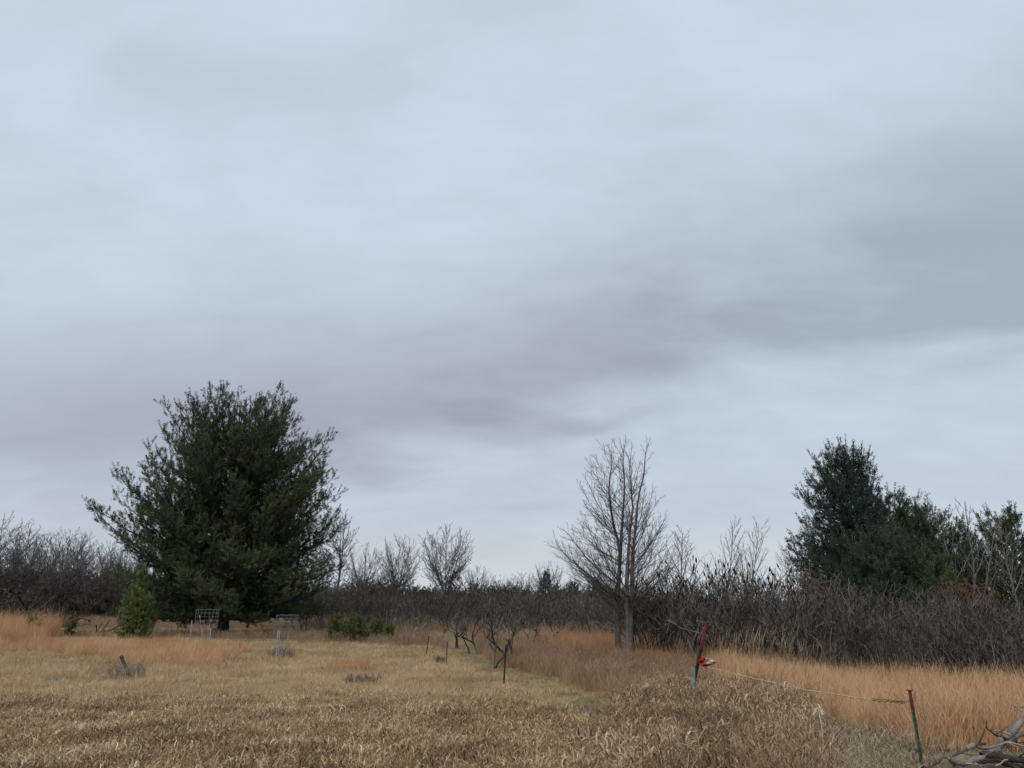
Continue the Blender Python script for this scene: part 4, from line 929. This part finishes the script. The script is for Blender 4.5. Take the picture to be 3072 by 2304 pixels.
def build_cages():
    rng = np.random.default_rng(4)
    def cage(px0, px1, ptop, pbot, pground, lab, posts, rows, cols, lean):
        pc = (px0 + px1) / 2; g = on_ground(pc, pground); Y = g[1]; g = gpt(pc, Y); u = Y / F
        r = (px1 - px0) / 2 * u; z1 = height_to(pc, ptop, Y); z0 = max(height_to(pc, pbot, Y), 0.02)
        o = thing('wire_tree_cage', lab, 'cage', g, 0, 1.0, 'wire cages round saplings'); mb = MB()
        n = cols * 2; A = np.arange(n) * 2 * math.pi / n
        off = lambda z: np.array([lean * z, 0, 0])
        for k in range(rows + 1):
            z = z0 + (z1 - z0) * k / rows; aa = np.linspace(0, 2 * math.pi, 25)
            p = np.stack([r * np.cos(aa), r * 0.9 * np.sin(aa), np.full(25, z)], 1) + off(z); p += rng.normal(0, 0.006, p.shape)
            mb.tube(p, 0.0030 if k < rows else 0.0045, 4, rng.uniform())
        for a in A:
            b = np.array([r * math.cos(a), r * .9 * math.sin(a), 0]); p = np.array([b + [0, 0, z] + off(z) for z in np.linspace(z0, z1, 4)])
            mb.tube(p, 0.0024, 4, rng.uniform())
        obj('wire_mesh', mb.mesh('wire_mesh', M['galv']), o)
        for ppx, ppt, ppb, w, m in posts:
            a = at(ppx[0], ppt, Y - r) - g; b = at(ppx[1], ppb, Y - r) - g; b[2] = -0.1
            mb = MB(); mb.box(b, a, w, w * 0.8); obj('post', mb.mesh('cage_post', M[m]), o)
        mm = bare_tree('cage_sapling', px0, z1 * 0.85, [(0, 0, 0.1, 0, 0.7), (0.05, 0, -0.3, 0, 0.8)], [dict(n=3, t0=0.3, a=40, len=0.4, seg=3, w=0.12, trop=0.03)], 0.005, M['weed'], 0.009)
        put_tree(mm, 'caged_sapling', 'bare sapling inside the ' + lab.split(' cage')[0] + ' cage', 'tree', gpt(pc + 6, Y), 0.3)
    cage(576, 640, 1828, 1928, 1945, 'upright wire cage on two pale posts before the huge pine', [((576, 567), 1862, 1950, 0.045, 'stake'), ((632, 628), 1885, 1945, 0.04, 'stake')], 9, 9, 0.03)
    cage(814, 876, 1845, 1905, 1980, 'raised wire cage on thin stakes right of the huge pine trunk', [((834, 830), 1888, 1980, 0.04, 'stake'), ((839, 836), 1892, 1980, 0.03, 'stake'), ((866, 855), 1896, 1980, 0.028, 'stake')], 6, 9, 0.06)
build_cages()

def branch_obj(name, label, pix, Y, r0, r1, mat, cat='branch', group='dead branches at lower right', twigs=0, seed=0):
    rng = np.random.default_rng(seed); p = densify(pline(pix, Y), max(14, 5 * len(pix))); n = len(p)
    t = np.linspace(0, 1, n); rad = (r0 * (1 - t) + r1 * t) * (1 + 0.16 * rng.normal(size=n).cumsum() / 3 * 0.4 + 0.08 * rng.normal(size=n)); rad = np.maximum(rad, min(r0, r1) * 0.5)
    p = p + rng.normal(0, min(r0, 0.02) * 0.12, p.shape)
    o = thing(name, label, cat, p[0], 0, 1.0, group)
    mb = MB(); mb.tube_batch((p - p[0])[None], rad[None], 8, np.array([rng.uniform()])); obj('limb', mb.mesh(name + '_limb', M[mat], True), o)
    if twigs:
        tb = MB(); d = np.gradient(p, axis=0); d = nrm(d)
        par, tt, q, dd, rr = spawn(rng, (p - p[0])[None], d[None], rad[None], twigs, 0.2, 1.0, 50, 15)
        L = rng.uniform(0.08, 0.28, len(q)); a, b, c = grow(rng, q, dd, L, np.minimum(rr * 0.5, 0.012), np.full(len(q), 0.003), 5, 0.2, 0.02)
        tb.tube_batch(a, c, 5, rng.uniform(0, 1, len(q))); obj('twigs', tb.mesh(name + '_twigs', M[mat]), o)
    return o
def C4(*pts): return [(2640 + p[0] * 0.1953, 2020 + p[1] * 0.1953) + tuple(p[2:]) for p in pts]
def build_deadwood():
    Y = 8.9
    branch_obj('dead_branch', 'thick bleached limb slanting up at the right edge', C4((1700, 1260), (1960, 980), (2080, 850), (2240, 660), (2500, 420)), Y, 0.038, 0.03, 'deadwood', twigs=5, seed=1)
    branch_obj('dead_branch', 'bleached limb below and parallel to the thicker one', C4((1760, 1260), (1960, 1080), (2100, 980), (2250, 900), (2500, 800)), Y + 0.15, 0.024, 0.022, 'deadwood', twigs=4, seed=2)
    branch_obj('dead_branch', 'dark crooked twig rising left of the bleached limbs', C4((1640, 730), (1635, 830), (1700, 890), (1780, 950), (1900, 980), (1960, 1060)), Y - 0.1, 0.006, 0.013, 'darkwood', twigs=4, seed=3)
    o = branch_obj('dead_branch', 'long low brown branch with a lichen patch reaching left', C4((690, 1450), (880, 1375), (950, 1300), (1060, 1290), (1180, 1235), (1330, 1165), (1450, 1095), (1620, 1080)), Y - 0.15, 0.012, 0.016, 'darkwood', twigs=6, seed=4)
    p = densify(pline(C4((1340, 1155), (1390, 1125), (1450, 1095)), Y - 0.15), 6); mb = MB(); mb.tube_batch((p - np.array(o.location))[None], np.array([[0.017, 0.023, 0.025, 0.024, 0.023, 0.016]]), 8); obj('lichen', mb.mesh('lichen', M['lichen']), o)
    branch_obj('dead_log', 'dark log with a pale cut end lying under the limbs', C4((1560, 1262), (1700, 1250), (1900, 1290), (2080, 1320), (2300, 1340), (2600, 1380)), Y - 0.2, 0.040, 0.036, 'darkwood', 'log', twigs=3, seed=5)
    branch_obj('dead_branch', 'pale forked root branch at the lower left of the pile', C4((1010, 1270), (1070, 1330), (1120, 1400), (1150, 1500)), Y - 0.25, 0.016, 0.012, 'deadwood', twigs=3, seed=6)
    branch_obj('dead_branch', 'grey thick branch lying along the bottom edge', C4((1060, 1290), (1180, 1370), (1300, 1390), (1450, 1330), (1600, 1290)), Y - 0.3, 0.022, 0.03, 'deadwood', twigs=4, seed=7)
    branch_obj('dead_branch', 'thin pale curved branch over the crook of the limbs', C4((1730, 880), (1830, 885), (1920, 915), (2010, 950)), Y - 0.1, 0.008, 0.012, 'deadwood', seed=8)
    branch_obj('dead_branch', 'slim grey branch linking lichen branch and limbs', C4((1560, 1140), (1700, 1140), (1850, 1095), (1940, 1060), (2060, 1080), (2300, 1150)), Y - 0.2, 0.010, 0.012, 'deadwood', twigs=5, seed=9)
    branch_obj('dead_branch', 'long thin twig high at the right edge', C4((2050, 505), (2130, 560), (2240, 600), (2450, 640)), Y, 0.004, 0.007, 'deadwood', seed=10)
    branch_obj('dead_branch', 'pale straight twig topmost at the right edge', C4((2060, 505), (2140, 520), (2240, 525), (2450, 530)), Y + 0.1, 0.005, 0.007, 'deadwood', seed=11)
    branch_obj('dead_branch', 'short bleached stick at the bottom right corner', C4((1770, 1420), (1850, 1390), (1900, 1340), (1960, 1330)), Y - 0.35, 0.009, 0.006, 'deadwood', seed=12)
    branch_obj('dead_branch', 'dark branch sprawling along the bottom right edge', C4((1500, 1400), (1750, 1330), (1950, 1400), (2200, 1440), (2500, 1480)), Y - 0.3, 0.018, 0.022, 'darkwood', twigs=6, seed=13)
    branch_obj('dead_branch', 'grey twiggy branch crossing behind the bleached limbs', C4((1850, 1010), (2000, 1050), (2150, 1100), (2300, 1120), (2500, 1100)), Y + 0.2, 0.012, 0.016, 'darkwood', twigs=8, seed=14)
    # stump in the field with its weeds
    g = on_ground(380, 2035); Yk = g[1]
    branch_obj('dead_stump', 'charred stick stump poking from the weed clump in the left field', [(392, 2036), (378, 2003), (370, 1985), (363, 1968)], Yk, 0.06, 0.045, 'darkwood', 'stump', None, seed=15)
    def weedclump(px, py, h, n, spread, mat, name, label, seed, r=0.005, nb=6):
        g = on_ground(px, py); mb = MB(); rg = np.random.default_rng(seed); weed_stems(rg, mb, n, h, spread, r, nb)
        tagit(obj(name, mb.mesh(name, M[mat]), None, g), label, 'weeds')
    weedclump(378, 2040, 0.45, 90, 0.55, 'grey_weed', 'weed_clump', 'grey brown weed clump around the charred stump', 1)
    weedclump(1085, 2055, 0.26, 90, 0.45, 'grey_weed', 'weed_clump', 'dark weed clump alone in the middle of the tan field', 2)
    weedclump(1318, 1994, 0.3, 50, 0.22, 'grey_weed', 'weed_clump', 'small dark weed clump at the foot of the thin path post', 3)
    weedclump(845, 1978, 0.4, 70, 0.5, 'grey_weed', 'weed_clump', 'dry weeds at the foot of the raised wire cage', 4)
    weedclump(1780, 2150, 0.13, 120, 0.9, 'grey_weed', 'weed_clump', 'grey weeds on the near left edge of the path', 8)
    weedclump(2290, 2110, 0.62, 26, 0.5, 'weed', 'weed_clump', 'dark seeded weed stalks below the rope near the flagged post', 5, 0.005, 7)
    weedclump(2440, 2175, 0.6, 7, 0.35, 'weed', 'weed_clump', 'few tall thin brown stalks below the middle of the rope', 6, 0.005, 4)
    weedclump(1065, 2035, 0.34, 1, 0.1, 'orange', 'grass_tuft', 'lone orange grass tuft in the middle of the tan field', 7)
    # orange tuft blades
    mb = MB(); blades(np.random.default_rng(3), mb, 500, 0.42, 0.25, 0.75, 0.010, 0.15, 0.2, 4, (0.05, 0)); g = on_ground(1045, 2010)
    tagit(obj('orange_tuft', mb.mesh('orange_tuft', M['orange']), None, g), 'faint orange grass patch above the dark weed clump', 'grass')
    # bent straw stalks
    for i, pix in enumerate([[(1012, 2165), (1004, 2148), (1001, 2138), (1004, 2128), (985, 2112)], [(1036, 2162), (1038, 2146), (1036, 2122), (1026, 2115)], [(966, 2160), (967, 2145), (958, 2120)], [(1020, 2158), (1022, 2125), (1030, 2128), (1018, 2114)], [(984, 2160), (980, 2148), (984, 2135)]]):
        Ys = float(on_ground(1000, 2170)[1]); p = densify(pline(pix, Ys), 12); p[0, 2] = float(ground(p[0, 0], p[0, 1])); mb = MB()
        mb.tube_batch(p[None], np.full((1, 12), 0.008), 5); tagit(obj('straw_stalk', mb.mesh('straw_stalk', M['straw'])), ['tallest pale cream straw stalk bent to the left in the foreground grass', 'hook topped pale straw stalk, rightmost of the bent stalks', 'leftmost pale straw stalk leaning left in the foreground grass', 'zigzag pale straw stalk just left of the hook topped one', 'shortest pale straw stub between the bent stalks'][i], 'stalk', 'pale bent straw stalks')
    # reed plumes along the thicket foot
    mb = MB(); rg = np.random.default_rng(8)
    for i in range(80):
        px = rg.uniform(2010, 2420) if i < 70 else rg.uniform(2420, 2520); f = on_ground(px, np.interp(px, [2000, 2500], [1998, 2040])); L = rg.uniform(0.9, 1.55)
        b0 = f + np.array([0, rg.uniform(-0.4, 0.3), -0.05]); ln = rg.uniform(0.05, 0.35); p = np.array([b0 + np.array([ln * s * s * L * 0.8, 0, L * s]) for s in np.linspace(0, 1, 6)])
        mb.tube_batch(p[None], np.array([[0.004, 0.004, 0.004, 0.007, 0.013, 0.003]]), 4, np.array([rg.uniform()]))
        for k in range(3):
            q = p[1 + k]; e = q + np.array([rg.normal(0, 0.15), rg.normal(0, 0.1), 0.25]); mb.tube_batch(np.array([[q, (q + e) / 2 + [0, 0, 0.05], e]]), np.array([[0.004, 0.007, 0.002]]), 3, np.array([rg.uniform()]))
    tagit(obj('reed_fringe', mb.mesh('reed_fringe', M['weed'])), 'pale reed plumes fringing the foot of the thicket behind the flag', 'reeds', kind='stuff')
    # fallen branches on the left
    g = on_ground(150, 1905); Yl = g[1]
    fb = [dict(n=14, t0=0.1, a=50, asd=12, len=0.4, seg=5, w=0.15, trop=0.02), dict(n=6, t0=0.2, a=42, asd=10, len=0.45, seg=3, w=0.16, trop=0.0)]
    for i, (px, py, dx, dz, L, lab) in enumerate([(60, 1908, 0.9, 0.25, 3.2, 'fallen dead branches sprawling behind the tall orange grass'), (185, 1905, 0.6, -0.1, 2.0, 'fallen dark branch at the end of the left brush'), (255, 1900, 0.5, 0.6, 1.1, 'small dead stick in the field left of the young pine')]):
        g = on_ground(px, py); mm = bare_tree('fallen_%d' % i, 400 + i, L, [(0, 0, dx / 0.5, 0.1, 1.0), (0.1, 0.1, -dx / 0.6, 0.2, 0.8)] if i < 2 else [(0, 0, 1.0, 0, 1.0)], fb if i < 2 else fb[:1], 0.013, M['darkwood' if i else 'sumac'], 0.018, 'round', (5, 4, 3), wig0=0.22)
        put_tree(mm, 'fallen_branch', lab, 'branch', g, 0.2 * i)
build_deadwood()
